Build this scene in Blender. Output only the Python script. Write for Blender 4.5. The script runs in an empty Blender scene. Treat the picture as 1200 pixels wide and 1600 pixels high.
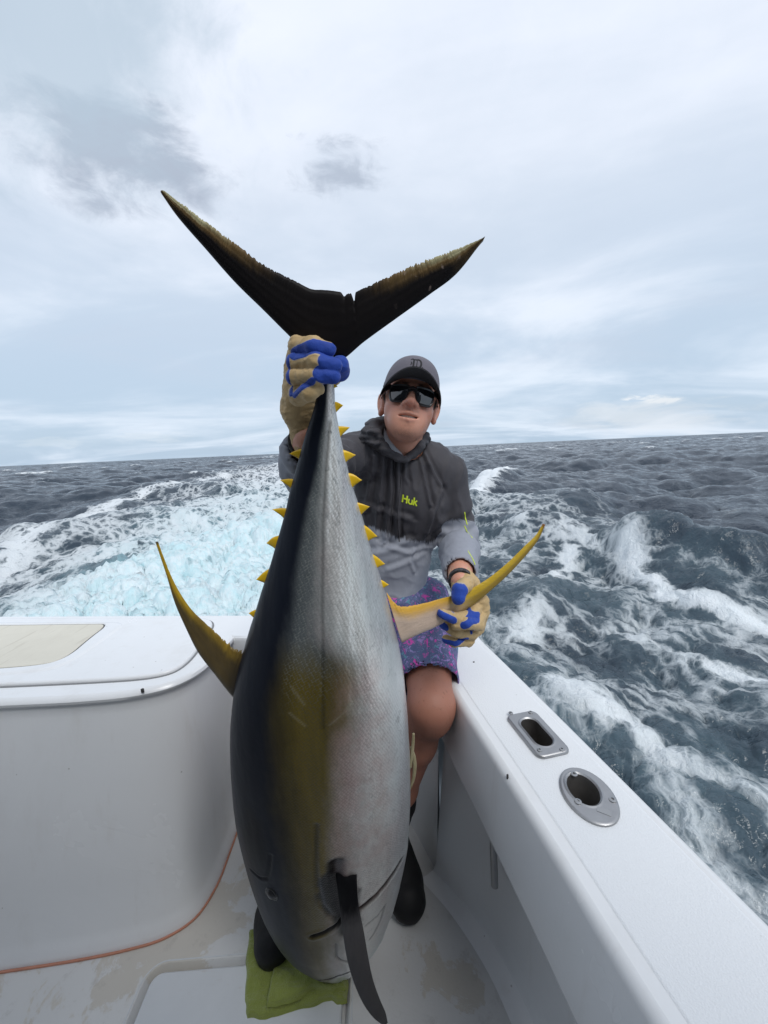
import bpy, math, random
import numpy as np
from math import radians as R, pi, sin, cos
from mathutils import Vector, Matrix
from mathutils.geometry import tessellate_polygon
from mathutils.bvhtree import BVHTree

# ------------------------------------------------------------------ camera, sky, sun, exposure
SC = bpy.context.scene
COL = SC.collection
cam_d = bpy.data.cameras.new('camera'); cam = bpy.data.objects.new('camera', cam_d); COL.objects.link(cam)
cam_d.sensor_fit = 'AUTO'; cam_d.sensor_width = 36.0; cam_d.lens = 36.0*620/1600
cam_d.clip_start = 0.02; cam_d.clip_end = 20000
PITCH, ROLL = R(9.066), R(2.58)
fwd = Vector((0, cos(PITCH), -sin(PITCH))); r0 = Vector((1, 0, 0)); u0 = r0.cross(fwd)
rt = r0*cos(ROLL)-u0*sin(ROLL); up = r0*sin(ROLL)+u0*cos(ROLL)
cam.matrix_world = Matrix(((rt.x, up.x, -fwd.x, 0), (rt.y, up.y, -fwd.y, 0), (rt.z, up.z, -fwd.z, 0), (0, 0, 0, 1)))
SC.camera = cam
SC.cycles.use_denoising = True
SC.cycles.max_bounces = 6
SC.view_settings.view_transform = 'Standard'; SC.view_settings.look = 'None'
SC.view_settings.gamma = 1.0; SC.view_settings.exposure = 0.30
try: SC.view_settings.use_curve_mapping = False
except Exception: pass

SUN_EL, SUN_AZ = R(54), R(150)         # high, over the photographer's right shoulder, behind thin overcast
sd = bpy.data.lights.new('sun', 'SUN'); sun = bpy.data.objects.new('sun', sd); COL.objects.link(sun)
sd.energy = 1.5; sd.angle = R(25); sd.color = (1.0, 0.985, 0.955)
sdir = Vector((cos(SUN_EL)*sin(SUN_AZ), cos(SUN_EL)*cos(SUN_AZ), sin(SUN_EL)))
sun.rotation_euler = (-sdir).to_track_quat('-Z', 'Y').to_euler()

# ------------------------------------------------------------------ node helpers
class G:
    def __init__(s, nt):
        s.nt = nt; s.nt.nodes.clear()
    def n(s, typ, ins=None, **props):
        nd = s.nt.nodes.new(typ)
        for k, v in props.items(): setattr(nd, k, v)
        for k, v in (ins or {}).items(): s.set(nd.inputs[k], v)
        return nd
    def set(s, sock, v):
        if isinstance(v, bpy.types.NodeSocket): s.nt.links.new(v, sock)
        elif isinstance(v, (tuple, list)) and len(v) == 3 and len(getattr(sock, 'default_value', (0, 0, 0))) == 4: sock.default_value = (*v, 1)
        else: sock.default_value = v
    def m(s, op, a, b=0.0, c=0.0, clamp=False):
        nd = s.n('ShaderNodeMath', {0: a, 1: b, 2: c}, operation=op, use_clamp=clamp); return nd.outputs[0]
    def vm(s, op, a, b=(0, 0, 0)):
        nd = s.n('ShaderNodeVectorMath', {0: a, 1: b}, operation=op)
        return nd.outputs['Value'] if op in ('DOT_PRODUCT', 'LENGTH', 'DISTANCE') else nd.outputs[0]
    def mix(s, f, a, b, blend='MIX'):
        nd = s.n('ShaderNodeMix', data_type='RGBA', blend_type=blend)
        s.set(nd.inputs[0], f); s.set(nd.inputs[6], a); s.set(nd.inputs[7], b); return nd.outputs[2]
    def step(s, x, a, b, o0=0.0, o1=1.0):
        nd = s.n('ShaderNodeMapRange', {0: x, 1: a, 2: b, 3: o0, 4: o1}, interpolation_type='SMOOTHSTEP'); return nd.outputs[0]
    def ramp(s, x, stops, interp='LINEAR'):
        nd = s.n('ShaderNodeValToRGB', {0: x}); e = nd.color_ramp.elements; nd.color_ramp.interpolation = interp
        while len(e) < len(stops): e.new(0.5)
        for i, (p, c) in enumerate(stops):
            e[i].position = p; e[i].color = (*c, 1) if isinstance(c, tuple) else (c, c, c, 1)
        return nd.outputs[0]
    def noise(s, vec, scale, detail=3, rough=0.5, dist=0.0, typ='FBM', color=False):
        nd = s.n('ShaderNodeTexNoise', {'Vector': vec, 'Scale': scale, 'Detail': detail, 'Roughness': rough, 'Distortion': dist})
        nd.noise_type = typ
        return nd.outputs['Color' if color else 0]
    def vor(s, vec, scale, feature='F1', rnd=1.0):
        nd = s.n('ShaderNodeTexVoronoi', feature=feature)
        s.set(nd.inputs['Vector'], vec); s.set(nd.inputs['Scale'], scale); s.set(nd.inputs['Randomness'], rnd); return nd.outputs['Distance']
    def attr(s, name, vec=False):
        nd = s.n('ShaderNodeAttribute', attribute_name=name); return nd.outputs['Vector' if vec else 'Fac']
    def pos(s): return s.n('ShaderNodeNewGeometry').outputs['Position']
    def obj(s): return s.n('ShaderNodeTexCoord').outputs['Object']
    def scl(s, vec, x, y, z, loc=(0, 0, 0), rot=(0, 0, 0)):
        return s.n('ShaderNodeMapping', {'Vector': vec, 'Scale': (x, y, z), 'Location': loc, 'Rotation': rot}).outputs[0]
    def sep(s, v):
        o = s.n('ShaderNodeSeparateXYZ', {0: v}).outputs; return o[0], o[1], o[2]
    def comb(s, x, y, z): return s.n('ShaderNodeCombineXYZ', {0: x, 1: y, 2: z}).outputs[0]
    def bump(s, h, strength, dist, normal=None):
        d = {'Height': h, 'Strength': strength, 'Distance': dist}
        if normal is not None: d['Normal'] = normal
        return s.n('ShaderNodeBump', d).outputs[0]
    def bsdf(s, col, rough=0.5, normal=None, **kw):
        d = {'Base Color': col, 'Roughness': rough}
        if normal is not None: d['Normal'] = normal
        for k, v in kw.items(): d[k.replace('_', ' ')] = v
        return s.n('ShaderNodeBsdfPrincipled', d)
    def out(s, sh):
        s.nt.links.new(sh.outputs[0] if hasattr(sh, 'outputs') else sh, s.n('ShaderNodeOutputMaterial').inputs[0])

def material(name):
    m = bpy.data.materials.new(name); m.use_nodes = True
    return m, G(m.node_tree)

def simple(name, col, rough=0.5, nscale=None, amp=0.1, bscale=None, bstr=0.2, bdist=0.002, **kw):
    m, g = material(name); p = g.obj(); c = col; nm = None
    if nscale:
        f = g.noise(p, nscale, 4, 0.6)
        c = g.mix(f, tuple(x*(1-amp) for x in col), tuple(min(1, x*(1+amp)) for x in col))
    if bscale: nm = g.bump(g.noise(p, bscale, 3, 0.6), bstr, bdist)
    g.out(g.bsdf(c, rough, nm, **kw)); return m

# ------------------------------------------------------------------ overcast sky
W = bpy.data.worlds.new('World'); SC.world = W; W.use_nodes = True
g = G(W.node_tree)
dirv = g.n('ShaderNodeTexCoord').outputs['Generated']
dx, dy, dz = g.sep(dirv)
sky = g.n('ShaderNodeTexSky'); sky.sky_type = 'NISHITA'; sky.sun_disc = False
sky.sun_elevation = SUN_EL; sky.sun_rotation = SUN_AZ; sky.air_density = 1.0; sky.dust_density = 2.0
hz = g.m('MAXIMUM', dz, 0.0)
den = g.m('ADD', hz, 0.16)
pl = g.comb(g.m('DIVIDE', dx, den), g.m('DIVIDE', dy, den), 0.0)
big = g.noise(g.scl(pl, 0.55, 0.8, 1, (3.1, 1.7, 0)), 1.0, 6, 0.55, 0.6)
streak = g.noise(g.scl(pl, 0.35, 1.5, 1, (7.3, 2.2, 4.0), (0, 0, 0.25)), 1.0, 5, 0.55, 0.4)
det = g.noise(g.scl(dirv, 3.0, 3.0, 6.0), 2.2, 6, 0.6, 0.3)
v = g.m('ADD', g.m('ADD', g.m('MULTIPLY', big, 0.76), g.m('MULTIPLY', streak, 0.14)), g.m('MULTIPLY', det, 0.10))
cover = g.step(v, 0.33, 0.62)
thick = g.step(v, 0.42, 0.64)
# thin blue-grey veil low down, whiter and thicker cloud higher up
low = g.step(hz, 0.0, 0.55)
veil = g.mix(low, (0.43, 0.545, 0.675), (0.60, 0.672, 0.775))
white = g.mix(low, (0.64, 0.72, 0.82), (0.745, 0.79, 0.88))
cloud = g.mix(thick, veil, white)
grey = g.step(g.noise(g.scl(pl, 0.9, 1.2, 1, (1.3, 9.7, 2.0)), 1.0, 5, 0.6, 0.5), 0.50, 0.78)
cloud = g.mix(g.m('MULTIPLY', grey, 0.45), cloud, (0.52, 0.585, 0.69))
def puff(col, d, r, squash, nscale, lo, hi, amt, tint):
    # one loose cloud: a soft ball of directions broken up by noise
    q = g.vm('SUBTRACT', dirv, d)
    dd = g.vm('LENGTH', g.vm('MULTIPLY', q, (1, 1, squash)))
    n = g.noise(g.scl(dirv, 1, 1, squash), nscale, 6, 0.62, 0.5)
    f = g.step(g.m('ADD', g.m('MULTIPLY', g.m('DIVIDE', dd, r), -1.0), g.m('MULTIPLY', n, 1.6)), lo, hi)
    return g.mix(g.m('MULTIPLY', f, amt), col, tint)
cloud = puff(cloud, (-0.4146, 0.7573, 0.5046), 0.21, 1.8, 9.0, 0.02, 0.58, 0.95, (0.37, 0.42, 0.51))
cloud = puff(cloud, (-0.0535, 0.8486, 0.5263), 0.150, 2.1, 13.0, 0.09, 0.72, 0.85, (0.385, 0.44, 0.53))
cloud = puff(cloud, (-0.4505, 0.6651, 0.5956), 0.36, 1.2, 6.0, -0.05, 0.70, 0.80, (0.41, 0.505, 0.60))
cloud = puff(cloud, (0.5512, 0.831, 0.075), 0.085, 3.4, 16.0, 0.22, 0.5, 0.7, (0.83, 0.84, 0.85))
cloud = puff(cloud, (-0.4878, 0.8717, 0.0465), 0.12, 5.0, 16.0, 0.20, 0.6, 0.35, (0.66, 0.72, 0.78))
cloud = puff(cloud, (-0.6151, 0.7874, 0.0411), 0.12, 5.0, 16.0, 0.25, 0.6, 0.32, (0.64, 0.71, 0.78))
cloud = puff(cloud, (0.5301, 0.8468, 0.0441), 0.30, 4.5, 9.0, 0.10, 0.7, 0.6, (0.68, 0.72, 0.77))
skyc = g.n('ShaderNodeVectorMath', {0: sky.outputs[0], 1: (0.1, 0.1, 0.1)}, operation='MULTIPLY').outputs[0]
colr = g.mix(g.m('ADD', g.m('MULTIPLY', cover, 0.10), 0.87), skyc, cloud)
bg = g.n('ShaderNodeBackground', {'Color': colr, 'Strength': 1.0})
W.node_tree.links.new(bg.outputs[0], g.n('ShaderNodeOutputWorld').inputs[0])

# ------------------------------------------------------------------ mesh helpers
def tag(o, label=None, cat=None, kind=None, group=None):
    for k, v in (('label', label), ('category', cat), ('kind', kind), ('group', group)):
        if v: o[k] = v
    return o

def mesh_np(name, V, F, mats=(), parent=None, smooth=True, attrs=None, mat_idx=None):
    """V (n,3) array; F list of faces, or an (m,3)/(m,4) array."""
    V = np.asarray(V, np.float32); me = bpy.data.meshes.new(name)
    if isinstance(F, np.ndarray):
        k = F.shape[1]; tot = np.full(len(F), k, np.int32); flat = F.astype(np.int32).ravel()
    else:
        tot = np.array([len(f) for f in F], np.int32); flat = np.array([i for f in F for i in f], np.int32)
    st = np.concatenate(([0], np.cumsum(tot)[:-1])).astype(np.int32)
    me.vertices.add(len(V)); me.vertices.foreach_set('co', V.ravel())
    me.loops.add(len(flat)); me.loops.foreach_set('vertex_index', flat)
    me.polygons.add(len(tot)); me.polygons.foreach_set('loop_start', st)
    me.polygons.foreach_set('loop_total', tot)
    me.update(calc_edges=True); me.validate()
    if mat_idx is not None: me.polygons.foreach_set('material_index', np.asarray(mat_idx, np.int32))
    me.polygons.foreach_set('use_smooth', np.full(len(me.polygons), bool(smooth)))
    for k, a in (attrs or {}).items():
        at = me.attributes.new(k, 'FLOAT', 'POINT'); at.data.foreach_set('value', np.asarray(a, np.float32))
    for m in (mats if isinstance(mats, (list, tuple)) else [mats]): me.materials.append(m)
    o = bpy.data.objects.new(name, me); COL.objects.link(o)
    if parent: o.parent = parent
    return o

def smooth_by_angle(o, ang=35):
    me = o.data; me.polygons.foreach_set('use_smooth', np.ones(len(me.polygons), bool))
    me.set_sharp_from_angle(angle=R(ang)); return o

class MB:
    """collects verts and faces for one mesh"""
    def __init__(s): s.v = []; s.f = []
    def add(s, V, F):
        b = len(s.v); s.v += [tuple(p) for p in V]; s.f += [tuple(i+b for i in f) for f in F]; return s
    def rings(s, rings, closed=True, cap0=False, cap1=False):
        n = len(rings[0]); V = [p for r in rings for p in r]; F = []
        for i in range(len(rings)-1):
            for j in range(n if closed else n-1):
                a, b = i*n+j, i*n+(j+1) % n; F.append((a, b, b+n, a+n))
        if cap0: F.append(tuple(range(n))[::-1])
        if cap1: F.append(tuple(range((len(rings)-1)*n, len(rings)*n)))
        return s.add(V, F)
    def tube(s, pts, rad, n=10, caps=True):
        pts = [Vector(p) for p in pts]; rr = rad if isinstance(rad, (list, tuple)) else [rad]*len(pts); rings = []
        t0 = (pts[1]-pts[0]).normalized(); x = t0.orthogonal().normalized()
        for i, p in enumerate(pts):
            t = (pts[min(i+1, len(pts)-1)]-pts[max(i-1, 0)]).normalized()
            x = (x-t*x.dot(t)).normalized(); y = t.cross(x)
            rings.append([p+(x*cos(a)+y*sin(a))*rr[i] for a in [2*pi*k/n for k in range(n)]])
        return s.rings(rings, True, caps, caps)
    def prism(s, out, z0, z1, bev=0.0, seg=3, bottom=True):
        """outline (counter-clockwise xy) raised from z0 to z1 with a rounded top edge"""
        lv = [(0, z0), (0, z1-bev)] if bev else [(0, z0), (0, z1)]
        for k in range(1, seg+1 if bev else 1):
            a = pi/2*k/seg; lv.append((bev*(1-cos(a)), z1-bev+bev*sin(a)))
        rings = [[(x, y, z) for x, y in (inset(out, d) if d else out)] for d, z in lv]
        s.rings(rings, True, bottom, False)
        top = [Vector((p[0], p[1], 0)) for p in rings[-1]]; b = len(s.v)
        s.v += [tuple(p) for p in rings[-1]]
        for t in tessellate_polygon([top]):
            a, bb, c = [top[i] for i in t]
            t = tuple(t) if (bb-a).cross(c-a).z > 0 else tuple(t)[::-1]
            s.f.append(tuple(i+b for i in t))
        return s
    def build(s, name, mats, parent=None, ang=35):
        o = mesh_np(name, np.array(s.v), s.f, mats, parent)
        return smooth_by_angle(o, ang)

def inset(out, d):
    n = len(out); r = []
    for i in range(n):
        p, a, b = Vector(out[i]).to_2d(), Vector(out[i-1]).to_2d(), Vector(out[(i+1) % n]).to_2d()
        e1, e2 = (p-a).normalized(), (b-p).normalized(); n1, n2 = Vector((-e1.y, e1.x)), Vector((-e2.y, e2.x))
        m = (n1+n2); m = m/max(0.35, m.length_squared/2) if m.length > 1e-6 else n1
        q = p+m*d; r.append((q.x, q.y))
    return r

def chaikin(pts, it=2, closed=True):
    pts = [Vector(p) for p in pts]
    for _ in range(it):
        q = []; n = len(pts)
        for i in range(n if closed else n-1):
            a, b = pts[i], pts[(i+1) % n]; q += [a*.75+b*.25, a*.25+b*.75]
        if not closed: q = [pts[0]]+q+[pts[-1]]
        pts = q
    return [tuple(p) for p in pts]

def roundrect(cx, cy, hx, hy, r, ang=0, seg=6):
    o = []
    for sx, sy, a0 in ((1, 1, 0), (-1, 1, pi/2), (-1, -1, pi), (1, -1, 1.5*pi)):
        for k in range(seg+1):
            a = a0+pi/2*k/seg; x, y = sx*(hx-r)+r*cos(a), sy*(hy-r)+r*sin(a)
            o.append((cx+x*cos(ang)-y*sin(ang), cy+x*sin(ang)+y*cos(ang)))
    return o
def ellipse(cx, cy, a, b, ang=0, n=40):
    return [(cx+a*cos(t)*cos(ang)-b*sin(t)*sin(ang), cy+a*cos(t)*sin(ang)+b*sin(t)*cos(ang)) for t in [2*pi*k/n for k in range(n)]]

def spline(pts, n):
    """Catmull-Rom through points, n samples"""
    P = np.array(pts, float); d = np.r_[0, np.cumsum(np.sqrt((np.diff(P, axis=0)**2).sum(1))**.5)]
    t = np.linspace(0, d[-1], n); m = np.gradient(P, d, axis=0); i = np.clip(np.searchsorted(d, t, 'right')-1, 0, len(P)-2)
    h = (d[i+1]-d[i])[:, None]; u = ((t-d[i])/(d[i+1]-d[i]))[:, None]
    return (2*u**3-3*u**2+1)*P[i]+(u**3-2*u**2+u)*h*m[i]+(-2*u**3+3*u**2)*P[i+1]+(u**3-u**2)*h*m[i+1]

# value noise on arrays
def vnoise(p, seed=0):
    p = np.asarray(p, np.float64); i = np.floor(p).astype(np.int64); f = p-i; f = f*f*(3-2*f)
    def h(a, b, c):
        n = (a*73856093) ^ (b*19349663) ^ (c*83492791) ^ (seed*2654435761)
        n = (n ^ (n >> 13))*1274126177 & 0x7fffffff; n = (n ^ (n >> 16)) & 0xffff; return n/65535.0
    r = 0
    for a in (0, 1):
        for b in (0, 1):
            for c in (0, 1):
                w = (f[:, 0] if a else 1-f[:, 0])*(f[:, 1] if b else 1-f[:, 1])*(f[:, 2] if c else 1-f[:, 2])
                r = r+w*h(i[:, 0]+a, i[:, 1]+b, i[:, 2]+c)
    return r*2-1
def fbm(p, o=4, seed=0, gain=.5):
    p = np.asarray(p, float); s = 0; a = 1
    for k in range(o): s = s+a*vnoise(p*2**k+17.3*k, seed+k); a *= gain
    return s
def sst(x, a, b):
    t = np.clip((x-a)/(b-a), 0, 1); return t*t*(3-2*t)
def seg_dist(P, poly):
    """distance from points (n,k) to a polyline"""
    d = np.full(len(P), 1e9)
    for a, b in zip(poly[:-1], poly[1:]):
        a = np.array(a, float); b = np.array(b, float); ba = b-a
        h = np.clip(((P-a)@ba)/(ba@ba+1e-12), 0, 1); d = np.minimum(d, np.sqrt(((P-a-h[:, None]*ba)**2).sum(1)))
    return d

# ------------------------------------------------------------------ signed-distance modelling (bodies, clothes, gloves)
class SDF:
    def __init__(s, xs, ys, zs):
        s.ax = [np.asarray(a, np.float32) for a in (xs, ys, zs)]
        s.D = np.full([len(a) for a in s.ax], 0.3, np.float32)
    def box(s, lo, hi):
        sl = []
        for a, l, h in zip(s.ax, lo, hi):
            i, j = np.searchsorted(a, l), np.searchsorted(a, h)
            if j <= i: return None, None
            sl.append(slice(max(i-1, 0), j+1))
        X, Y, Z = np.meshgrid(*[a[q] for a, q in zip(s.ax, sl)], indexing='ij', sparse=True)
        return tuple(sl), (X, Y, Z)
    def put(s, sl, d, k, op):
        A = s.D[sl]
        if op == 'sub': d = -d
        if k > 0:
            h = np.maximum(k-np.abs(A-d), 0)/k; q = h*h*k*.25
        else: q = 0
        s.D[sl] = np.minimum(A, d)-q if op == 'add' else np.maximum(A, d)+q
    def cap(s, a, b, ra, rb=None, k=0.01, op='add', flat=None):
        rb = ra if rb is None else rb; a = np.array(a, float); b = np.array(b, float); mr = max(ra, rb)+k+.02
        sl, g = s.box(np.minimum(a, b)-mr, np.maximum(a, b)+mr)
        if sl is None: return s
        ba = b-a; L = ba@ba+1e-12; px, py, pz = g[0]-a[0], g[1]-a[1], g[2]-a[2]
        h = np.clip((px*ba[0]+py*ba[1]+pz*ba[2])/L, 0, 1)
        d = np.sqrt((px-h*ba[0])**2+(py-h*ba[1])**2+(pz-h*ba[2])**2)-(ra+(rb-ra)*h)
        s.put(sl, d.astype(np.float32), k, op); return s
    def chain(s, pts, rad, k=0.01, op='add'):
        for i in range(len(pts)-1): s.cap(pts[i], pts[i+1], rad[i], rad[i+1], k, op)
        return s
    def ell(s, c, r, rot=None, k=0.01, op='add'):
        c = np.array(c, float); r = np.array(r, float); m = r.max()+k+.02; sl, g = s.box(c-m, c+m)
        if sl is None: return s
        p = [g[i]-c[i] for i in range(3)]
        if rot is not None:
            M = np.array(rot)[:3, :3].T; p = [M[i][0]*p[0]+M[i][1]*p[1]+M[i][2]*p[2] for i in range(3)]
        k0 = np.sqrt(sum((p[i]/r[i])**2 for i in range(3))); k1 = np.sqrt(sum((p[i]/r[i]**2)**2 for i in range(3)))+1e-9
        s.put(sl, (k0*(k0-1)/k1).astype(np.float32), k, op); return s
    def rbox(s, c, hs, rad, rot=None, k=0.01, op='add'):
        c = np.array(c, float); m = np.linalg.norm(hs)+k+.02; sl, g = s.box(c-m, c+m)
        if sl is None: return s
        p = [g[i]-c[i] for i in range(3)]
        if rot is not None:
            M = np.array(rot)[:3, :3].T; p = [M[i][0]*p[0]+M[i][1]*p[1]+M[i][2]*p[2] for i in range(3)]
        q = [np.abs(p[i])-(hs[i]-rad) for i in range(3)]
        d = np.sqrt(sum(np.maximum(a, 0)**2 for a in q))+np.minimum(np.maximum(np.maximum(q[0], q[1]), q[2]), 0)-rad
        s.put(sl, d.astype(np.float32), k, op); return s
    def plane(s, p, n, k=0.0):
        """keep the side the normal points away from"""
        X, Y, Z = np.meshgrid(*s.ax, indexing='ij', sparse=True)
        d = (X-p[0])*n[0]+(Y-p[1])*n[1]+(Z-p[2])*n[2]
        s.put((slice(None),)*3, (-d).astype(np.float32), k, 'sub'); return s
    def shell(s, t):
        s.D = np.maximum(s.D, -(s.D+t)); return s
    def mesh(s, it=2):
        D = s.D; S = D < 0; n = D.shape
        c = [(i, j, k) for i in (0, 1) for j in (0, 1) for k in (0, 1)]
        cnt = sum(S[i:n[0]-1+i, j:n[1]-1+j, k:n[2]-1+k].astype(np.int8) for i, j, k in c)
        I = np.argwhere((cnt > 0) & (cnt < 8)); idx = np.full([m-1 for m in n], -1, np.int32); idx[tuple(I.T)] = np.arange(len(I))
        P = np.zeros((len(I), 3)); w = np.zeros(len(I)); dv = {q: D[I[:, 0]+q[0], I[:, 1]+q[1], I[:, 2]+q[2]] for q in c}
        for q in c:
            for ax in range(3):
                if q[ax] == 0:
                    r = list(q); r[ax] = 1; r = tuple(r); a, b = dv[q], dv[r]; x = (a < 0) != (b < 0)
                    t = np.where(x, a/np.where(x, a-b, 1), 0); e = np.array(q, float)[None].repeat(len(I), 0); e[:, ax] += t
                    P[x] += e[x]; w[x] += 1
        P = I+P/w[:, None]
        V = np.stack([np.interp(P[:, i], np.arange(n[i]), s.ax[i]) for i in range(3)], 1)
        Q = []
        for ax in range(3):
            o1, o2 = (ax+1) % 3, (ax+2) % 3
            lo = [slice(None)]*3; hi = [slice(None)]*3; lo[ax] = slice(0, -1); hi[ax] = slice(1, None)
            a, b = S[tuple(lo)], S[tuple(hi)]; E = np.argwhere(a != b)
            E = E[(E[:, o1] > 0) & (E[:, o2] > 0) & (E[:, o1] < n[o1]-1) & (E[:, o2] < n[o2]-1)]
            def cell(d1, d2):
                e = E.copy(); e[:, o1] += d1; e[:, o2] += d2; return idx[e[:, 0], e[:, 1], e[:, 2]]
            q = np.stack([cell(-1, -1), cell(0, -1), cell(0, 0), cell(-1, 0)], 1)
            fl = ~a[E[:, 0], E[:, 1], E[:, 2]]; q[fl] = q[fl][:, ::-1]; Q.append(q)
        Q = np.concatenate(Q); Q = Q[(Q >= 0).all(1)]
        return relax(V, Q, it), Q
def relax(V, Q, it):
    e = np.concatenate([Q[:, [i, (i+1) % Q.shape[1]]] for i in range(Q.shape[1])]); e = np.concatenate([e, e[:, ::-1]])
    dg = np.bincount(e[:, 0], minlength=len(V)).astype(float)[:, None]; dg[dg == 0] = 1
    for _ in range(it):
        for lam in (.5, -.52):
            A = np.stack([np.bincount(e[:, 0], V[e[:, 1], i], len(V)) for i in range(3)], 1)/dg; V = V+lam*(A-V)
    return V
def vnormals(V, Q):
    a, b, c = V[Q[:, 0]], V[Q[:, 1]], V[Q[:, 2]]; fn = np.cross(b-a, c-a)
    if Q.shape[1] == 4: fn = fn+np.cross(c-a, V[Q[:, 3]]-a)
    N = np.zeros_like(V)
    for j in range(Q.shape[1]):
        for i in range(3): N[:, i] += np.bincount(Q[:, j], fn[:, i], len(V))
    return N/(np.linalg.norm(N, axis=1, keepdims=True)+1e-12)
def rng(a, b, s): return np.arange(a, b+s, s)
def graded(a, b, s, fa, fb, fs):
    return np.concatenate([np.arange(a, fa, s), np.arange(fa, fb, fs), np.arange(fb, b+s, s)])

# ------------------------------------------------------------------ the sea
SEA = -1.75
AFT = np.array([-0.172, 0.985]); ABM = np.array([0.985, 0.172]); STERN = np.array([-0.9, 1.5])
def fft_tile(N, L, peak, seed, wdir, spread, kmax=1e9, chop=1.0, pw=4.0):
    r = np.random.RandomState(seed); k1 = 2*pi*np.fft.fftfreq(N, L/N); kx, ky = np.meshgrid(k1, k1, indexing='ij')
    k = np.hypot(kx, ky); k[0, 0] = 1
    kp = 2*pi/peak; S = np.exp(-1.25*(kp/k)**2)/k**pw
    ct = (kx*wdir[0]+ky*wdir[1])/k; S = S*((1-spread)*np.clip(ct, 0, 1)**2+spread); S[k > kmax] = 0; S[0, 0] = 0
    h = (r.randn(N, N)+1j*r.randn(N, N))*np.sqrt(S)
    H = np.fft.ifft2(h).real; sd = H.std()
    dx = np.fft.ifft2(-1j*kx/k*h).real/sd; dy = np.fft.ifft2(-1j*ky/k*h).real/sd
    return H/sd, dx*chop, dy*chop, L
def samp(A, L, x, y):
    N = A.shape[0]; u = (x/L*N) % N; w = (y/L*N) % N; i = np.floor(u).astype(int); j = np.floor(w).astype(int); fu = u-i; fw = w-j
    i %= N; j %= N; i1 = (i+1) % N; j1 = (j+1) % N
    return A[i, j]*(1-fu)*(1-fw)+A[i1, j]*fu*(1-fw)+A[i, j1]*(1-fu)*fw+A[i1, j1]*fu*fw
ang = np.concatenate([np.arange(-100, -62, 1.0), np.arange(-62, 64, 0.235), np.arange(64, 101, 1.0)])*pi/180
rr = [0.6]
while rr[-1] < 9000:
    q = rr[-1]; rr.append(q+min(max(0.02, q*0.0072), 0.5+q*.05))
rr = np.array(rr); A_, R_ = np.meshgrid(ang, rr, indexing='ij'); nA, nR = A_.shape
x = (R_*np.sin(A_)).ravel(); y = (R_*np.cos(A_)).ravel(); rad = R_.ravel()
rel = np.stack([x, y], 1)-STERN; s_ = rel@AFT; t_ = rel@ABM     # metres aft of the transom, metres to starboard of the keel
swell = fft_tile(512, 210.0, 30.0, 4, (-0.5, 0.85), 0.12); sea = fft_tile(512, 47.0, 7.0, 9, (-0.65, 0.75), 0.22)
chopt = fft_tile(512, 9.1, 1.5, 21, (-0.4, 0.9), 0.35); boil = fft_tile(512, 6.3, 1.1, 33, (0, 1), 1.0, pw=3.4)
near = np.exp(-np.clip(rad-0, 0, None)/7.0)
quiet = sst(rad, 1.0, 9.0)
far = 1-sst(rad, 1200, 5000)
h = far*((.12+.88*quiet)*.25*samp(swell[0], 210, x, y)+(.25+.75*quiet)*.125*samp(sea[0], 47, x, y))+np.exp(-rad/260)*.026*samp(chopt[0], 9.1, x, y)
ox = far*(.12*samp(swell[1], 210, x, y)+.10*quiet*samp(sea[1], 47, x, y))+np.exp(-rad/260)*.022*samp(chopt[1], 9.1, x, y)
oy = far*(.12*samp(swell[2], 210, x, y)+.10*quiet*samp(sea[2], 47, x, y))+np.exp(-rad/260)*.022*samp(chopt[2], 9.1, x, y)
p2 = np.stack([x, y], 1)
def band(v, a, b, f): return sst(v, a-f, a+f)*(1-sst(v, b-f, b+f))
wob = 1.3*fbm(np.stack([x*.22, y*.22, 0*x], 1), 4, 5)
# white water straight behind the screws, widening and thinning aft
cw = 2.3+.035*np.clip(s_, 0, 60)
core = np.exp(-((t_+1.3+wob*.5)/cw)**4)*sst(s_, -1.0, .3)*(1-.55*sst(s_, 5, 12)-.25*sst(s_, 20, 90))*(1-sst(s_, 70, 160))
wide = band(t_+wob, -7.0-.02*s_, 5.6+.20*np.clip(s_-6, 0, 20), 1.1)*sst(s_, -9, -5)*(1-sst(s_, 35, 110))
left_ = sst(-t_, .5, 2.5)*(1-sst(s_, 4, 16))
dens = .88*core+(1-core)*(.33+.14*left_)*wide
# diverging wake waves: ridge with a breaking top
def ridge(path, hgt, wid, dens_amt, off, steep=1.0):
    global h, dens
    d = seg_dist(p2, path); side = 0
    h = h+hgt*np.exp(-(d/wid)**2)*(1+.35*fbm(np.stack([x*1.3, y*1.3, 0*x], 1), 3, 8))
    e = seg_dist(p2, [(a+off[0], b+off[1]) for a, b in path])
    dens = np.maximum(dens, dens_amt*np.exp(-(e/(wid*.8))**2))
ridge([(2.0, 8.6), (3.15, 6.7), (3.75, 5.3)],   .17, .36, .56, (-.18, -.10))
ridge([(3.75, 5.3), (4.2, 4.5), (5.2, 3.6), (7.0, 2.6)], .40, .52, 0, (0, 0)); dens = dens*(1-.85*np.exp(-(seg_dist(p2+np.array((-.25, .15)), [(3.75, 5.3), (4.2, 4.5), (5.2, 3.6), (7.0, 2.6)])/.62)**2))
ridge([(3.4, 5.2), (3.15, 4.0), (3.6, 2.9), (4.6, 2.2)], .05, .22, .84, (0, 0))
ridge([(2.0, 10.0), (4.4, 15.5), (7.8, 24.5)], .38, .75, 1.0, (-.35, -.2))
ridge([(1.3, 3.5), (2.0, 4.6), (2.9, 5.9)], .10, .30, .66, (0, 0))
ridge([(-7.6, 6.5), (-9.6, 11.0), (-11.3, 17.0), (-12.2, 30)], .10, .8, .66, (.4, 0))
ridge([(1.25, 2.6), (1.6, 1.9), (2.0, 1.2), (2.6, .4)], .05, .25, .72, (0, 0))
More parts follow.
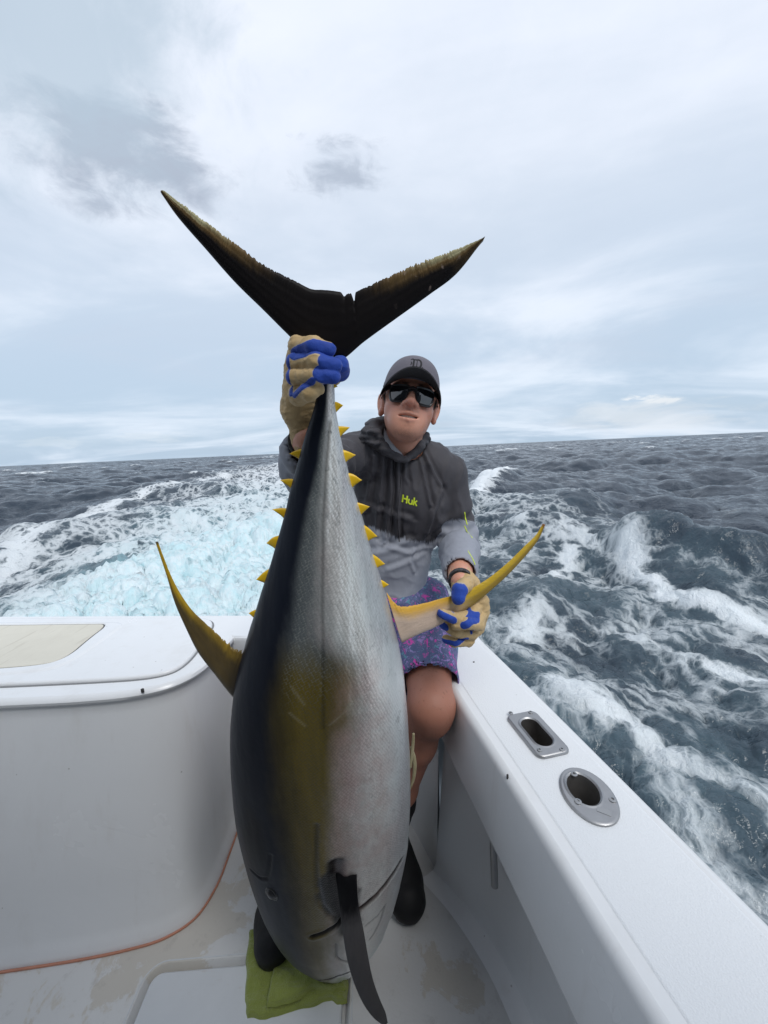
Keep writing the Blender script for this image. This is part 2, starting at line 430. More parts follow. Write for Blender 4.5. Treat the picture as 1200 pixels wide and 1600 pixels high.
ridge([(2.3, 3.3), (2.7, 2.5), (3.2, 1.8)], .06, .25, .80, (0, 0))
hole = np.maximum.reduce([np.exp(-((x-a)/ra)**2-((y-b)/rb)**2) for a, b, ra, rb in ((2.15, 2.0, .45, .30), (2.05, 3.1, .5, .28), (4.6, 3.9, .8, .7), (2.6, 1.45, .5, .25), (1.75, 4.4, .5, .4), (-5.2, 7.3, .8, .6))])
dens = dens*(1-.88*hole)
wc = samp(sea[0], 47, x, y)+.8*samp(swell[0], 210, x, y)
dens = np.maximum(dens, .62*sst(wc, 2.7, 3.7)*sst(rad, 6, 14)*(1-sst(rad, 120, 300)))
boily = np.clip(core*1.0+.30*wide, 0, 1)*np.exp(-rad/45)
h = h+boily*(.060*samp(boil[0], 6.3, x, y)+.030*samp(boil[0], 6.3, x*3.1, y*3.1))+.10*core*np.exp(-((s_-3.0)/2.5)**2)
ox += boily*.05*samp(boil[1], 6.3, x, y); oy += boily*.05*samp(boil[2], 6.3, x, y)
inside = band(s_, -8, .15, .1)*band(t_, -2.2, 1.1+.0, .1)         # keep the water out of the cockpit
h = h*(1-inside)-.05*inside
aer = np.clip(core*(1-sst(s_, 7, 26))*1.0+.16*wide*np.exp(-rad/14), 0, 1)
V = np.stack([x+ox, y+oy, SEA+h-rad**2/(2*6.4e6)], 1)
ii = np.arange(nA*nR).reshape(nA, nR)
F = np.stack([ii[:-1, :-1], ii[:-1, 1:], ii[1:, 1:], ii[1:, :-1]], -1).reshape(-1, 4)[:, ::-1]

m_sea, g = material('sea_water')
p = g.pos(); px, py, pz = g.sep(p); flat = g.comb(px, py, 0.0)
wq = g.scl(flat, 1, 1, 1, rot=(0, 0, -0.17))
warp = g.vm('ADD', wq, g.vm('MULTIPLY', g.vm('SUBTRACT', g.noise(wq, 0.7, 2, .5, color=True), (.5, .5, .5)), (.70, .70, 0)))
warp2 = g.vm('ADD', warp, g.vm('MULTIPLY', g.vm('SUBTRACT', g.noise(wq, 6.0, 1, .5, color=True), (.5, .5, .5)), (.13, .13, 0)))
l1 = g.vor(g.scl(warp2, 1.5, .8, 1), 1.0, 'DISTANCE_TO_EDGE'); l2 = g.vor(g.scl(warp2, 5.2, 3.4, 1), 1.0, 'DISTANCE_TO_EDGE'); l3 = g.vor(g.scl(warp2, 15, 12, 1), 1.0, 'DISTANCE_TO_EDGE')
rid = g.noise(g.scl(warp, .8, .45, 1), 1.0, 7, .66, .1)
l4 = g.vor(g.scl(warp2, 46, 40, 1), 1.0, 'DISTANCE_TO_EDGE')
fine = g.noise(flat, 34.0, 4, .7)
lace = g.m('ADD', g.m('MULTIPLY', g.m('SUBTRACT', 1.0, g.step(l1, 0.0, .30)), .29), g.m('MULTIPLY', g.m('SUBTRACT', 1.0, g.step(l2, 0, .34)), .27))
lace = g.m('ADD', lace, g.m('MULTIPLY', g.m('SUBTRACT', 1.0, g.step(l3, 0, .40)), .13))
lace = g.m('ADD', lace, g.m('ADD', g.m('MULTIPLY', rid, .36), g.m('ADD', g.m('MULTIPLY', fine, .10), g.m('MULTIPLY', g.m('SUBTRACT', .5, g.step(l4, 0, .4)), .07))))
den_ = g.attr('foam')
th = g.m('SUBTRACT', 1.075, g.m('MULTIPLY', den_, .88))
d0 = g.m('SUBTRACT', lace, th)
foam = g.m('MULTIPLY', g.step(d0, -.17, .22), g.step(den_, .30, .90, .62, .95))
thin = g.step(d0, -.38, .10)
aerf = g.m('MULTIPLY', g.attr('aerated'), g.step(g.noise(warp, 1.1, 4, .6), .22, .66))
deep = g.mix(g.m('MULTIPLY', thin, .35), (.019, .030, .046), (.085, .115, .135))
deep = g.mix(aerf, deep, (.26, .42, .47))
mot = g.step(g.m('ADD', g.m('MULTIPLY', g.noise(warp, 2.2, 7, .72, .2), .6), g.m('MULTIPLY', g.noise(flat, 13, 5, .7), .4)), .38, .60)
foamc = g.mix(g.m('MULTIPLY', g.attr('aerated'), g.m('SUBTRACT', 1.05, g.m('MULTIPLY', mot, .75))), (.77, .80, .82), (.54, .74, .78))
dist = g.vm('LENGTH', p)
rip = g.m('ADD', g.noise(g.scl(flat, 1, 1.5, 1), 2.4, 5, .62, .4), g.m('MULTIPLY', g.noise(g.scl(flat, 1, 1.6, 1), 9.0, 4, .6, .3), .4))
nw = g.bump(rip, g.step(dist, 0, 150, .60, .32), .10)
nf = g.bump(g.m('ADD', g.m('MULTIPLY', lace, .8), g.m('ADD', g.m('MULTIPLY', fine, .35), g.m('MULTIPLY', g.noise(flat, 11, 5, .65, .5), .6))), .65, .08)
water = g.bsdf(deep, g.step(dist, 5, 400, .10, .26), nw, IOR=1.33)
fo = g.bsdf(foamc, .75, nf)
mx = g.n('ShaderNodeMixShader', {0: foam}); g.nt.links.new(water.outputs[0], mx.inputs[1]); g.nt.links.new(fo.outputs[0], mx.inputs[2])
g.out(mx)
so = mesh_np('sea', V, F, m_sea, attrs={'foam': np.clip(dens, 0, 1), 'aerated': aer})
tag(so, 'choppy grey sea with a white foaming wake behind the boat', kind='structure')

# ------------------------------------------------------------------ the boat
DECK, TOP = -1.30, -0.62
boat = bpy.data.objects.new('fishing_boat', None); COL.objects.link(boat); boat.location = (0, 0, 0)
tag(boat, 'white sport fishing boat cockpit with broad gunwale and rounded transom box', 'boat')

m_gel, g = material('white_gelcoat')
p = g.obj(); st = g.noise(p, 2.2, 5, .65, .8); fn = g.noise(p, 60, 3, .6)
smear = g.m('MAXIMUM', g.step(g.noise(g.scl(p, 3, 3, .9), 1.6, 6, .7), .50, .80), g.m('MULTIPLY', g.step(g.noise(g.scl(p, 9, 9, 1.2), 1.4, 5, .7), .56, .74), .7))
c = g.mix(st, (.70, .715, .73), (.77, .78, .79)); c = g.mix(g.m('MULTIPLY', smear, .26), c, (.50, .47, .43))
spk = g.step(g.vor(p, 16.0), .02, .05); c = g.mix(g.m('MULTIPLY', g.m('SUBTRACT', 1, spk), .5), c, (.2, .18, .16))
g.out(g.bsdf(c, g.mix(st, (.14, .14, .14), (.34, .34, .34)), g.bump(g.m('ADD', fn, g.m('MULTIPLY', st, 1.0)), .06, .004)))
m_skid, g = material('nonskid_gelcoat')
p = g.obj(); st = g.noise(p, 3.0, 5, .65)
c = g.mix(st, (.69, .71, .73), (.77, .785, .80)); spk = g.step(g.vor(p, 22.0), .02, .05); c = g.mix(g.m('MULTIPLY', g.m('SUBTRACT', 1, spk), .45), c, (.25, .24, .22))
g.out(g.bsdf(c, .5, g.bump(g.vor(p, 420.0), .35, .0012)))
m_deck, g = material('worn_deck')
p = g.obj(); w1 = g.noise(p, 2.6, 8, .68, .5); w2 = g.noise(g.scl(p, 1, .6, 1), 9.0, 6, .7, .8); px, py, pz = g.sep(p)
base = g.mix(g.noise(p, 4, 4), (.52, .52, .515), (.62, .62, .615))
left = g.step(px, -.25, -.75)
wear = g.step(g.m('ADD', g.m('ADD', w1, g.m('MULTIPLY', w2, .55)), g.m('MULTIPLY', left, .20)), .89, .93)
tanc = g.mix(g.noise(p, 12, 4), (.40, .34, .26), (.50, .45, .36))
c = g.mix(g.m('MULTIPLY', wear, .52), base, tanc)
grime = g.step(g.noise(g.scl(p, 1, 1, 1), 22, 6, .75), .56, .70); c = g.mix(g.m('MULTIPLY', grime, .25), c, (.27, .25, .23))
g.out(g.bsdf(c, .45, g.bump(g.m('ADD', g.m('MULTIPLY', wear, -.5), g.m('MULTIPLY', g.noise(p, 120, 3), .5)), .5, .002)))
m_hatch, g = material('hatch_gelcoat')
p = g.obj(); st = g.noise(p, 5, 6, .7, .6); sm = g.step(g.noise(g.scl(p, 1, 4, 1), 9, 5, .7), .60, .75)
c = g.mix(st, (.50, .52, .54), (.60, .62, .64)); c = g.mix(g.m('MULTIPLY', sm, .35), c, (.42, .33, .27))
g.out(g.bsdf(c, .4, g.bump(g.noise(p, 90, 3), .1, .002)))
m_board, g = material('cutting_board')
p = g.obj(); st = g.noise(p, 7, 7, .7, .5); cut = g.step(g.noise(g.scl(p, 30, 2, 1, rot=(0, 0, .6)), 2.0, 4, .6), .60, .66)
c = g.mix(st, (.53, .50, .42), (.70, .67, .58)); c = g.mix(g.m('MULTIPLY', cut, .30), c, (.38, .34, .27))
g.out(g.bsdf(c, .55, g.bump(g.m('ADD', st, cut), .25, .002)))
m_caulk = simple('orange_caulk', (.46, .20, .13), .6, 30, .35, 60, .4, .002)
m_gap = simple('dark_gap', (.045, .045, .045), .8)
m_steel, g = material('brushed_steel')
p = g.obj(); st = g.noise(g.scl(p, 1, 1, 1), 40, 5, .7)
g.out(g.bsdf(g.mix(st, (.30, .30, .305), (.44, .44, .445)), g.mix(st, (.34, .34, .34), (.50, .50, .50)), g.bump(g.noise(p, 300, 2), .08, .001), Metallic=.95))
m_bore = simple('tarnished_bore', (.20, .19, .18), .45, 30, .4, Metallic=.8)
m_screw = simple('screw_steel', (.38, .38, .38), .35, Metallic=1.0)

# deck with a sunk hatch
def poly_plate(outer, holes, z, name_mb, up=True):
    loops = [[Vector((a, b, 0)) for a, b in l] for l in [outer]+holes]; flat = [v for l in loops for v in l]
    F = []
    for t in tessellate_polygon(loops):
        a, b, c = [flat[i] for i in t]
        if (b-a).cross(c-a).length < 1e-12: continue
        F.append(tuple(t) if ((b-a).cross(c-a).z > 0) == up else tuple(t)[::-1])
    name_mb.add([(v.x, v.y, z) for v in flat], F)
hatch_out = roundrect(-.385, .44, .262, .41, .045, 0.035)
mb = MB()
poly_plate([(-3.0, -1.6), (.80, -1.6), (.58, -.25), (.40, .418), (.22, 1.12), (.10, 1.30), (-3.0, 1.62)], [hatch_out], DECK, mb)
gut = inset(hatch_out, .004); gut2 = inset(hatch_out, .012)
mb.rings([[(a, b, DECK) for a, b in hatch_out][::-1], [(a, b, DECK-.004) for a, b in gut][::-1], [(a, b, DECK-.022) for a, b in gut2][::-1]])
poly_plate(gut2, [], DECK-.022, mb)
mb.build('deck', m_deck, boat)
rim = MB(); a = [(x_, y_, DECK+.0005) for x_, y_ in inset(hatch_out, -.03)]
rings = [[(x_, y_, DECK-.001) for x_, y_ in inset(hatch_out, -.008)], [(x_, y_, DECK+.004) for x_, y_ in inset(hatch_out, -.006)], [(x_, y_, DECK+.004) for x_, y_ in inset(hatch_out, -.004)], [(x_, y_, DECK-.004) for x_, y_ in inset(hatch_out, -.0005)]]
rings = [[(q_[0], q_[1], DECK+(.0008 if q_[2] > DECK+.002 else q_[2]-DECK)) for q_ in r_] for r_ in rings]; rim.rings(rings); rim.build('hatch_rim', m_hatch, boat)
MB().prism(inset(hatch_out, .019), DECK-.021, DECK+.003, .005).build('hatch_lid', m_hatch, boat)

# transom box with a rounded inboard corner
front = [(-2.9, .965), (-1.35, .985), (-1.06, .990), (-.83, .992), (-.70, 1.006), (-.625, 1.036), (-.585, 1.085), (-.566, 1.15), (-.555, 1.24), (-.55, 1.30)]
foot = [(-2.9, .70), (-1.40, .82), (-1.067, .856), (-.86, .876), (-.745, .893), (-.66, .915), (-.605, .955), (-.583, 1.03), (-.582, 1.12), (-.585, 1.30)]
fr = [tuple(q) for q in spline(front, 70)]; ft = [tuple(q) for q in spline(foot, 70)]
mb = MB(); rings = []
NV = np.array([(-(fr[min(i+1, 69)][1]-fr[max(i-1, 0)][1]), fr[min(i+1, 69)][0]-fr[max(i-1, 0)][0]) for i in range(70)]); NV /= np.linalg.norm(NV, axis=1)[:, None]
def lerp_ring(t, off, z):   # off > 0 pushes out into the cockpit
    return [(a[0]*(1-t)+b[0]*t-n[0]*off, a[1]*(1-t)+b[1]*t-n[1]*off, z) for a, b, n in zip(fr, ft, NV)]
HT = TOP-DECK
prof = [(1.0, .016, DECK+.001), (1.0, .012, DECK+.012), (.985, .004, DECK+.030), (.96, -.002, DECK+.05), (.75, 0, DECK+.25*HT), (.5, 0, DECK+.5*HT), (.25, 0, DECK+.75*HT), (.10, 0, TOP-.06), (.06, .0, TOP-.030), (.055, .004, TOP-.024), (.05, .010, TOP-.020), (.04, .013, TOP-.012), (.02, .010, TOP-.004), (0, .002, TOP)]
rings = [lerp_ring(*q) for q in prof]
mb.rings(rings, closed=False)
back = [(.02, 1.415), (-.537, 1.469), (-1.616, 1.575), (-2.9, 1.70)]
capin = [(-.50, 1.292), (-.40, 1.285), (.12, 1.235)]
top_out = [(q[0], q[1]) for q in rings[-1]]+capin+[(.12, 1.405)]+back
poly_plate(top_out, [], TOP, mb)
mb.rings([[(a, b, TOP) for a, b in [(.12, 1.405)]+back], [(a+.0, b+.02, TOP-.02) for a, b in [(.12, 1.405)]+back], [(a, b+.03, -1.9) for a, b in [(.12, 1.405)]+back]], closed=False)
mb.build('transom_box', m_gel, boat, 40)
# inboard face of the transom between box and gunwale
face = [(-.56, 1.305), (-.50, 1.292), (-.40, 1.285), (.12, 1.235), (.135, 1.10)]
MB().rings([[(a, b-.02, DECK) for a, b in face], [(a, b-.012, DECK+.03) for a, b in face], [(a, b, DECK+.05) for a, b in face], [(a, b, TOP-.05) for a, b in face], [(a, b-.010, TOP-.012) for a, b in face], [(a, b-.006, TOP-.003) for a, b in face], [(a, b+.002, TOP+.0006) for a, b in face]], closed=False).build('transom_liner', m_gel, boat, 40)
# lid of the box: raised lid, raised rim, sunk board
lid = chaikin([(-2.7, 1.655), (-1.577, 1.535), (-.80, 1.462), (-.66, 1.44), (-.632, 1.28), (-.615, 1.11), (-.66, 1.052), (-.85, 1.043), (-1.35, 1.045), (-2.7, 1.02)][::-1], 3)
MB().prism(lid, TOP-.004, TOP+.010, .007).build('box_lid', m_gel, boat)
MB().prism(inset(lid, -.006), TOP-.004, TOP+.0012).build('lid_seam', simple('grey_seam', (.20, .205, .21), .7), boat)
rim_o = chaikin([(-2.55, 1.58), (-1.60, 1.495), (-1.10, 1.45), (-.99, 1.43), (-.985, 1.28), (-.985, 1.13), (-1.06, 1.09), (-1.4, 1.085), (-2.55, 1.06)][::-1], 3)
brd = chaikin([(-2.5, 1.53), (-1.60, 1.462), (-1.12, 1.428), (-1.062, 1.42), (-1.05, 1.30), (-1.025, 1.17), (-1.08, 1.132), (-1.4, 1.125), (-2.5, 1.10)][::-1], 3)
mb = MB(); ro = rim_o
mb.rings([[(a, b, TOP+.010) for a, b in ro], [(a, b, TOP+.013) for a, b in inset(ro, .006)], [(a, b, TOP+.014) for a, b in inset(ro, .012)]])
poly_plate(inset(ro, .012), [inset(brd, -.008)], TOP+.014, mb)
mb.rings([[(a, b, TOP+.014) for a, b in inset(brd, -.008)], [(a, b, TOP+.0105) for a, b in inset(brd, -.004)]])
mb.build('lid_rim', m_gel, boat)
MB().prism(inset(brd, -.006), TOP+.008, TOP+.0108).build('board_seam', m_gap, boat)
MB().prism(brd, TOP+.009, TOP+.0125, .002).build('cutting_board', m_board, boat)
# orange bead of sealant round the foot of the box
MB().tube([(q[0], q[1], DECK+.002) for q in lerp_ring(1.0, .021, 0)], .0033, 8).build('sealant_bead', m_caulk, boat)
# chips out of the gelcoat on the edge of the box
for cx, cy, cz, w in [(-0.6779, 0.998, -0.6187, 0.0042)]:
    MB().prism(ellipse(cx, cy-.004, w, .0035, .1, 9), cz-.006, cz+.004, .001).build('gelcoat_chip', m_gap, boat)

# gunwale: inner edge and outer edge in plan, from forward of the camera to the stern corner
inn = [(.50, -1.6), (.44, -.8), (.375, -.25), (.320, .08), (.269, .331), (.232, .542), (.196, .73), (.160, .915), (.138, 1.06), (.12, 1.235)]
outr = [(.84, -1.6), (.74, -.8), (.62, -.25), (.535, .12), (.470, .418), (.429, .610), (.368, .89), (.304, 1.169), (.262, 1.33), (.12, 1.405)]
I_ = [tuple(q) for q in spline(inn, 90)]; O_ = [tuple(q) for q in spline(outr, 90)]
def edge_n(P_):
    n = np.array([(P_[min(i+1, 89)][1]-P_[max(i-1, 0)][1], -(P_[min(i+1, 89)][0]-P_[max(i-1, 0)][0])) for i in range(90)]); return n/np.linalg.norm(n, axis=1)[:, None]
nI, nO = -edge_n(I_), edge_n(O_)
def er(P_, n, d, z): return [(p_[0]+k[0]*d, p_[1]+k[1]*d, z) for p_, k in zip(P_, n)]
RODC, HAWC = (0.3368, 0.609), (0.3049, 0.7632)
gdir = lambda yy: math.atan2(1, -.19)
ra_, ha_ = gdir(.6)-.22, gdir(.77)+.02
rod_hole = ellipse(RODC[0]-.004, RODC[1]+.010, .0335, .0255, ra_, 32); haw_hole = roundrect(HAWC[0], HAWC[1], .042, .0195, .0185, ha_)
mb = MB()
mb.rings([er(I_, nI, -.045, -.800), er(I_, nI, .012, -.800), er(I_, nI, .018, -.795), er(I_, nI, .020, -.785), er(I_, nI, .004, TOP-.016), er(I_, nI, .001, TOP-.007), er(I_, nI, -.006, TOP-.001), er(I_, nI, -.012, TOP)], closed=False)
mb.rings([er(O_, nO, -.015, TOP), er(O_, nO, -.006, TOP-.002), er(O_, nO, .001, TOP-.010), er(O_, nO, .004, TOP-.03), er(O_, nO, .004, TOP-.07), er(O_, nO, -.01, TOP-.075), er(O_, nO, -.04, -1.3), er(O_, nO, -.10, -2.0)], closed=False)
top_loop = [(q[0], q[1]) for q in er(I_, nI, -.012, 0)]+[(q[0], q[1]) for q in er(O_, nO, -.015, 0)][::-1]
if sum(a[0]*b[1]-b[0]*a[1] for a, b in zip(top_loop, top_loop[1:]+top_loop[:1])) < 0: top_loop = top_loop[::-1]
poly_plate(top_loop, [rod_hole, haw_hole], TOP, mb)
mb.build('gunwale', m_gel, boat, 40)
pad = [(q[0], q[1]) for q in er(I_, nI, -.030, 0)][:84]+[(q[0], q[1]) for q in er(O_, nO, -.022, 0)][:84][::-1]
if sum(a[0]*b[1]-b[0]*a[1] for a, b in zip(pad, pad[1:]+pad[:1])) < 0: pad = pad[::-1]
mb = MB(); poly_plate(inset(pad, .003), [rod_hole, haw_hole], TOP+.0010, mb)
mb.rings([[(a, b, TOP+.0002) for a, b in pad], [(a, b, TOP+.0010) for a, b in inset(pad, .003)]]); mb.build('nonskid_pad', m_skid, boat)
for cx, cy, cz, w in [(0.2106, 0.66, -0.6169, 0.0022), (0.2391, 1.06, -0.5702, 0.003)]:
    MB().prism(ellipse(cx, cy, w, w*.8, .4, 9), TOP-.006, TOP+.003, .001).build('gelcoat_chip', m_gap, boat)
# unseen bulkhead and overhang, added behind the camera to shade the cockpit
m_bulk = simple('shade_bulkhead_paint', (.15, .155, .165), .6, 3, .15)
MB().prism([(-3.2, -1.05), (1.05, -1.05), (1.0, -.62), (-3.2, -.62)], DECK, .95, .02).build('shade_bulkhead', m_bulk, boat)
MB().prism([(-3.2, -2.6), (.80, -2.6), (.74, -.62), (.05, -.40), (-.25, -.16), (-3.2, -.16)], .955, 1.02, .02).build('shade_hardtop', m_bulk, boat)
# liner under the gunwale, turning in at the stern corner
lt = [(.72, -1.6), (.62, -.6), (.47, .1), (.36, .45), (.31, .66), (.25, .82), (.19, .94), (.1495, 1.02)]
lb = [(.74, -1.6), (.62, -.6), (.44, .2), (.345, .55), (.30, .69), (.262, .81), (.19, .94), (.1135, 1.035)]
a = [tuple(q) for q in spline(lt, 50)]; b = [tuple(q) for q in spline(lb, 50)]
mb = MB(); ring = lambda t, z, i0: [(p_[0]*(1-t)+q_[0]*t-i0, p_[1]*(1-t)+q_[1]*t-i0*.3, z) for p_, q_ in zip(a, b)]
mb.rings([ring(1, DECK+.0015, .055), ring(1, DECK+.004, .032), ring(1, DECK+.014, .012), ring(1, DECK+.035, .003), ring(1, DECK+.06, 0), ring(0, -.76, 0)], closed=False)
mb.build('cockpit_liner', m_gel, boat, 40)
mb = MB(); c0, c1 = (.1135, 1.035), (.1495, 1.02); e0, e1 = (.03, 1.235), (.06, 1.235)
mb.rings([[(c0[0], c0[1], DECK), (e0[0], e0[1], DECK)], [(c1[0]-.02, c1[1], -.74), (e1[0], e1[1], -.74)]], closed=False); mb.build('stern_corner_panel', m_gel, boat)
tb_ = [(0.2228, 0.8, -0.9435), (0.2258, 0.8, -1.0502)]
dp = MB().tube([(tb_[0][0], tb_[0][1], -.76), tb_[0], tb_[1]], .0085, 14).build('drain_pipe', m_steel, boat)

def screw_at(cx, cy, z, r, parent):
    s = MB(); n = 16
    s.rings([[(cx+r*q*cos(2*pi*k/n), cy+r*q*sin(2*pi*k/n), z+dz_) for k in range(n)] for q, dz_ in ((1, 0), (.95, .0012), (.6, .002), (.42, .0021), (.36, .0003), (.30, -.0008))], True, False, True)
    return s.build('screw', m_screw, parent)
def fitting(name, outl, hole, cup_to, th, lean):
    mb = MB(); zb = TOP+.0016
    mb.rings([[(a, b, zb) for a, b in outl], [(a, b, zb+th*.6) for a, b in inset(outl, .0005)], [(a, b, zb+th*.9) for a, b in inset(outl, .0022)], [(a, b, zb+th) for a, b in inset(outl, .004)]])
    hi = inset(hole, -.006)
    poly_plate(inset(outl, .004), [hi], zb+th, mb)
    mb.rings([[(a, b, zb+th) for a, b in hi], [(a, b, zb+th+.0012) for a, b in inset(hole, -.003)], [(a, b, zb+th-.001) for a, b in hole]])
    o = mb.build(name, m_steel, boat)
    c = MB(); hx = inset(hole, .0006); n_ = 5
    c.rings([[(a+lean[0]*k/n_, b+lean[1]*k/n_, zb+th-.001-(zb+th+cup_to)*k/n_) for a, b in hx] for k in range(n_+1)], True, False, True)
    c.build('cup', m_bore, o)
    return o
zt = TOP+.0016
rod = fitting('rod_holder', ellipse(RODC[0], RODC[1], .0595, .0445, ra_, 44), rod_hole, .80, .0042, (-.03, -.05))
for q in [(0.3318, 0.6504), (0.3109, 0.5933), (0.3709, 0.594)]: screw_at(q[0], q[1], zt+.0042, .0062, rod)
q = (0.3451, 0.5734)
MB().prism(roundrect(q[0], q[1], .011, .0055, .001, -.55, 2), zt+.003, zt+.0048, .0004).build('maker_plate', m_screw, rod)
haw = fitting('hawse_pipe', roundrect(HAWC[0], HAWC[1], .066, .0375, .016, ha_), haw_hole, .69, .0062, (.004, -.005))
for q in [(0.27, 0.8252), (0.3153, 0.8243), (0.291, 0.7107), (0.3357, 0.7097)]: screw_at(q[0], q[1], zt+.0062, .0052, haw)

# ------------------------------------------------------------------ the tuna
# dorsal edge and belly edge of the body measured from tail to snout, in metres
DORS = [(-0.0813, 0.5897, 0.1473), (-0.0826, 0.5969, 0.1185), (-0.0859, 0.6021, 0.0973), (-0.0983, 0.6107, 0.0623), (-0.1151, 0.6193, 0.0257), (-0.1307, 0.6278, -0.0128), (-0.1469, 0.6364, -0.0532), (-0.1618, 0.6449, -0.0955), (-0.1841, 0.6556, -0.151), (-0.2088, 0.6663, -0.2097), (-0.2358, 0.677, -0.2717), (-0.2631, 0.6877, -0.3371), (-0.2893, 0.6984, -0.4063), (-0.3094, 0.7091, -0.4795), (-0.3239, 0.7198, -0.557), (-0.3338, 0.7305, -0.6389), (-0.3399, 0.7412, -0.7253), (-0.339, 0.7519, -0.8166), (-0.3335, 0.7626, -0.9129), (-0.3214, 0.7733, -1.0145), (-0.298, 0.7829, -1.1111), (-0.2568, 0.7904, -1.1906), (-0.2209, 0.7953, -1.2448), (-0.1992, 0.7994, -1.2901)]
BELL = [(-0.0597, 0.5897, 0.1464), (-0.0624, 0.5969, 0.1177), (-0.0644, 0.6021, 0.0964), (-0.0648, 0.6107, 0.0608), (-0.0613, 0.6193, 0.0233), (-0.0556, 0.6278, -0.0162), (-0.0485, 0.6364, -0.0576), (-0.0379, 0.6449, -0.1011), (-0.0263, 0.6556, -0.1583), (-0.0128, 0.6663, -0.2189), (0.0014, 0.677, -0.2829), (0.0142, 0.6877, -0.3505), (0.0228, 0.6984, -0.4215), (0.0269, 0.7091, -0.4961), (0.03, 0.7198, -0.5747), (0.0305, 0.7305, -0.6574), (0.0284, 0.7412, -0.7443), (0.0218, 0.7519, -0.8355), (0.0076, 0.7626, -0.931), (-0.015, 0.7733, -1.0311), (-0.0445, 0.7829, -1.125), (-0.0854, 0.7904, -1.2001), (-0.1178, 0.7947, -1.2437), (-0.1477, 0.7989, -1.2883)]
NA_, NR_ = 300, 520
Dd, Bb = spline(DORS, NR_), spline(BELL, NR_)
axp = np.linspace(0, 1, NR_)
cen = (Dd+Bb)/2; e_ = (Bb-Dd)/2; hw = np.linalg.norm(e_, axis=1)
ratio = np.interp(axp, [0, .05, .10, .25, .45, .7, .85, .95, 1], [.95, 1.0, .86, .74, .70, .68, .68, .74, .80])
tang = np.gradient(cen, axis=0); nrm = np.cross(e_, tang); nrm /= np.linalg.norm(nrm, axis=1)[:, None]; nrm *= -np.sign(nrm[:, 1:2])*-1
nrm = np.where(nrm[:, 1:2] > 0, -nrm, nrm)
th = np.linspace(0, 2*pi, NA_, endpoint=False)
shp = lambda v, q: np.sign(v)*np.abs(v)**q
V = cen[:, None, :]-e_[:, None, :]*shp(np.cos(th), .98)[None, :, None]+nrm[:, None, :]*(hw*ratio)[:, None, None]*shp(np.sin(th), .96)[None, :, None]
dv = np.broadcast_to((1-np.cos(th))/2, (NR_, NA_)).copy().ravel(); axv = np.broadcast_to(axp[:, None], (NR_, NA_)).copy().ravel(); sidev = np.broadcast_to(np.sin(th), (NR_, NA_)).ravel()
V = V.reshape(-1, 3)
i0 = np.arange(NR_*NA_).reshape(NR_, NA_)
Fq = np.stack([i0[:-1], np.roll(i0[:-1], -1, 1), np.roll(i0[1:], -1, 1), i0[1:]], -1).reshape(-1, 4)
N = vnormals(V, Fq)
if (N*(V-cen.repeat(NA_, 0))).sum(1).mean() < 0: Fq = Fq[:, ::-1]; N = -N
xz = V[:, [0, 2]]; frontm = sst(sidev, -.05, .25)
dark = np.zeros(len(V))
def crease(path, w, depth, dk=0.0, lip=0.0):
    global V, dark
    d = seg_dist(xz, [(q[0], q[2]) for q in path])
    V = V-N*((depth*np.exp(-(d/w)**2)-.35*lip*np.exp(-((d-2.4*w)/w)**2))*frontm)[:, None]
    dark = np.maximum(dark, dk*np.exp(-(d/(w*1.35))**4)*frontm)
FR = lambda *p: None
# gill openings, jaw, cheek plates, groove of the pectoral fin
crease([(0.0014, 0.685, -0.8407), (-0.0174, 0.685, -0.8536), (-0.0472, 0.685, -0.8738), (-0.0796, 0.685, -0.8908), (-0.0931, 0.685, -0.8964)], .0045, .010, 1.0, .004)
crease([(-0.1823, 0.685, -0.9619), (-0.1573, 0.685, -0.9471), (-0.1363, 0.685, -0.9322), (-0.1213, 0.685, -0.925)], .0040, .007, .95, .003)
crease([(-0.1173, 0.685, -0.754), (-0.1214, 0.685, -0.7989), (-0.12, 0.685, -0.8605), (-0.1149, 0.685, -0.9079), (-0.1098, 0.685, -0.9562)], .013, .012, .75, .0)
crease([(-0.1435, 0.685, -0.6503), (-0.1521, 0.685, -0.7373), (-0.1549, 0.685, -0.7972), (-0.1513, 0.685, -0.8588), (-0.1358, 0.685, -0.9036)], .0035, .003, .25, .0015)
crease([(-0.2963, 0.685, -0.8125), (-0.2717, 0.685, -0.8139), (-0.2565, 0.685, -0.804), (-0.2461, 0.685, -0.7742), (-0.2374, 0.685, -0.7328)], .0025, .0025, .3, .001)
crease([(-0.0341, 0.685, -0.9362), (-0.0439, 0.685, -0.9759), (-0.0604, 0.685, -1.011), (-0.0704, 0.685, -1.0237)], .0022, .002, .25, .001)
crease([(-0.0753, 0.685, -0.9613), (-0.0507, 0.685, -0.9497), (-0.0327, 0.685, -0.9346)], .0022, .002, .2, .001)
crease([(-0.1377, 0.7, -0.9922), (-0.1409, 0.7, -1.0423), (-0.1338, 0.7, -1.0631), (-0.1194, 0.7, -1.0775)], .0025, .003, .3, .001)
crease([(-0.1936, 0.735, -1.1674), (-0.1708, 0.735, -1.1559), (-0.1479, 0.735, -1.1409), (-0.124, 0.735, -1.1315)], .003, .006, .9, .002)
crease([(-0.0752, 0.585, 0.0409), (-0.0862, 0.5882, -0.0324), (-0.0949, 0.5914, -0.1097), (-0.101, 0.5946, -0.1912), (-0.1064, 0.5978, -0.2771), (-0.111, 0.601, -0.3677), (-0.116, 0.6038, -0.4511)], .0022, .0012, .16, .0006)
crease([(-0.1712, 0.6, -0.3871), (-0.1522, 0.6, -0.4135), (-0.1444, 0.6, -0.4232)], .0012, .001, -.0, .0)
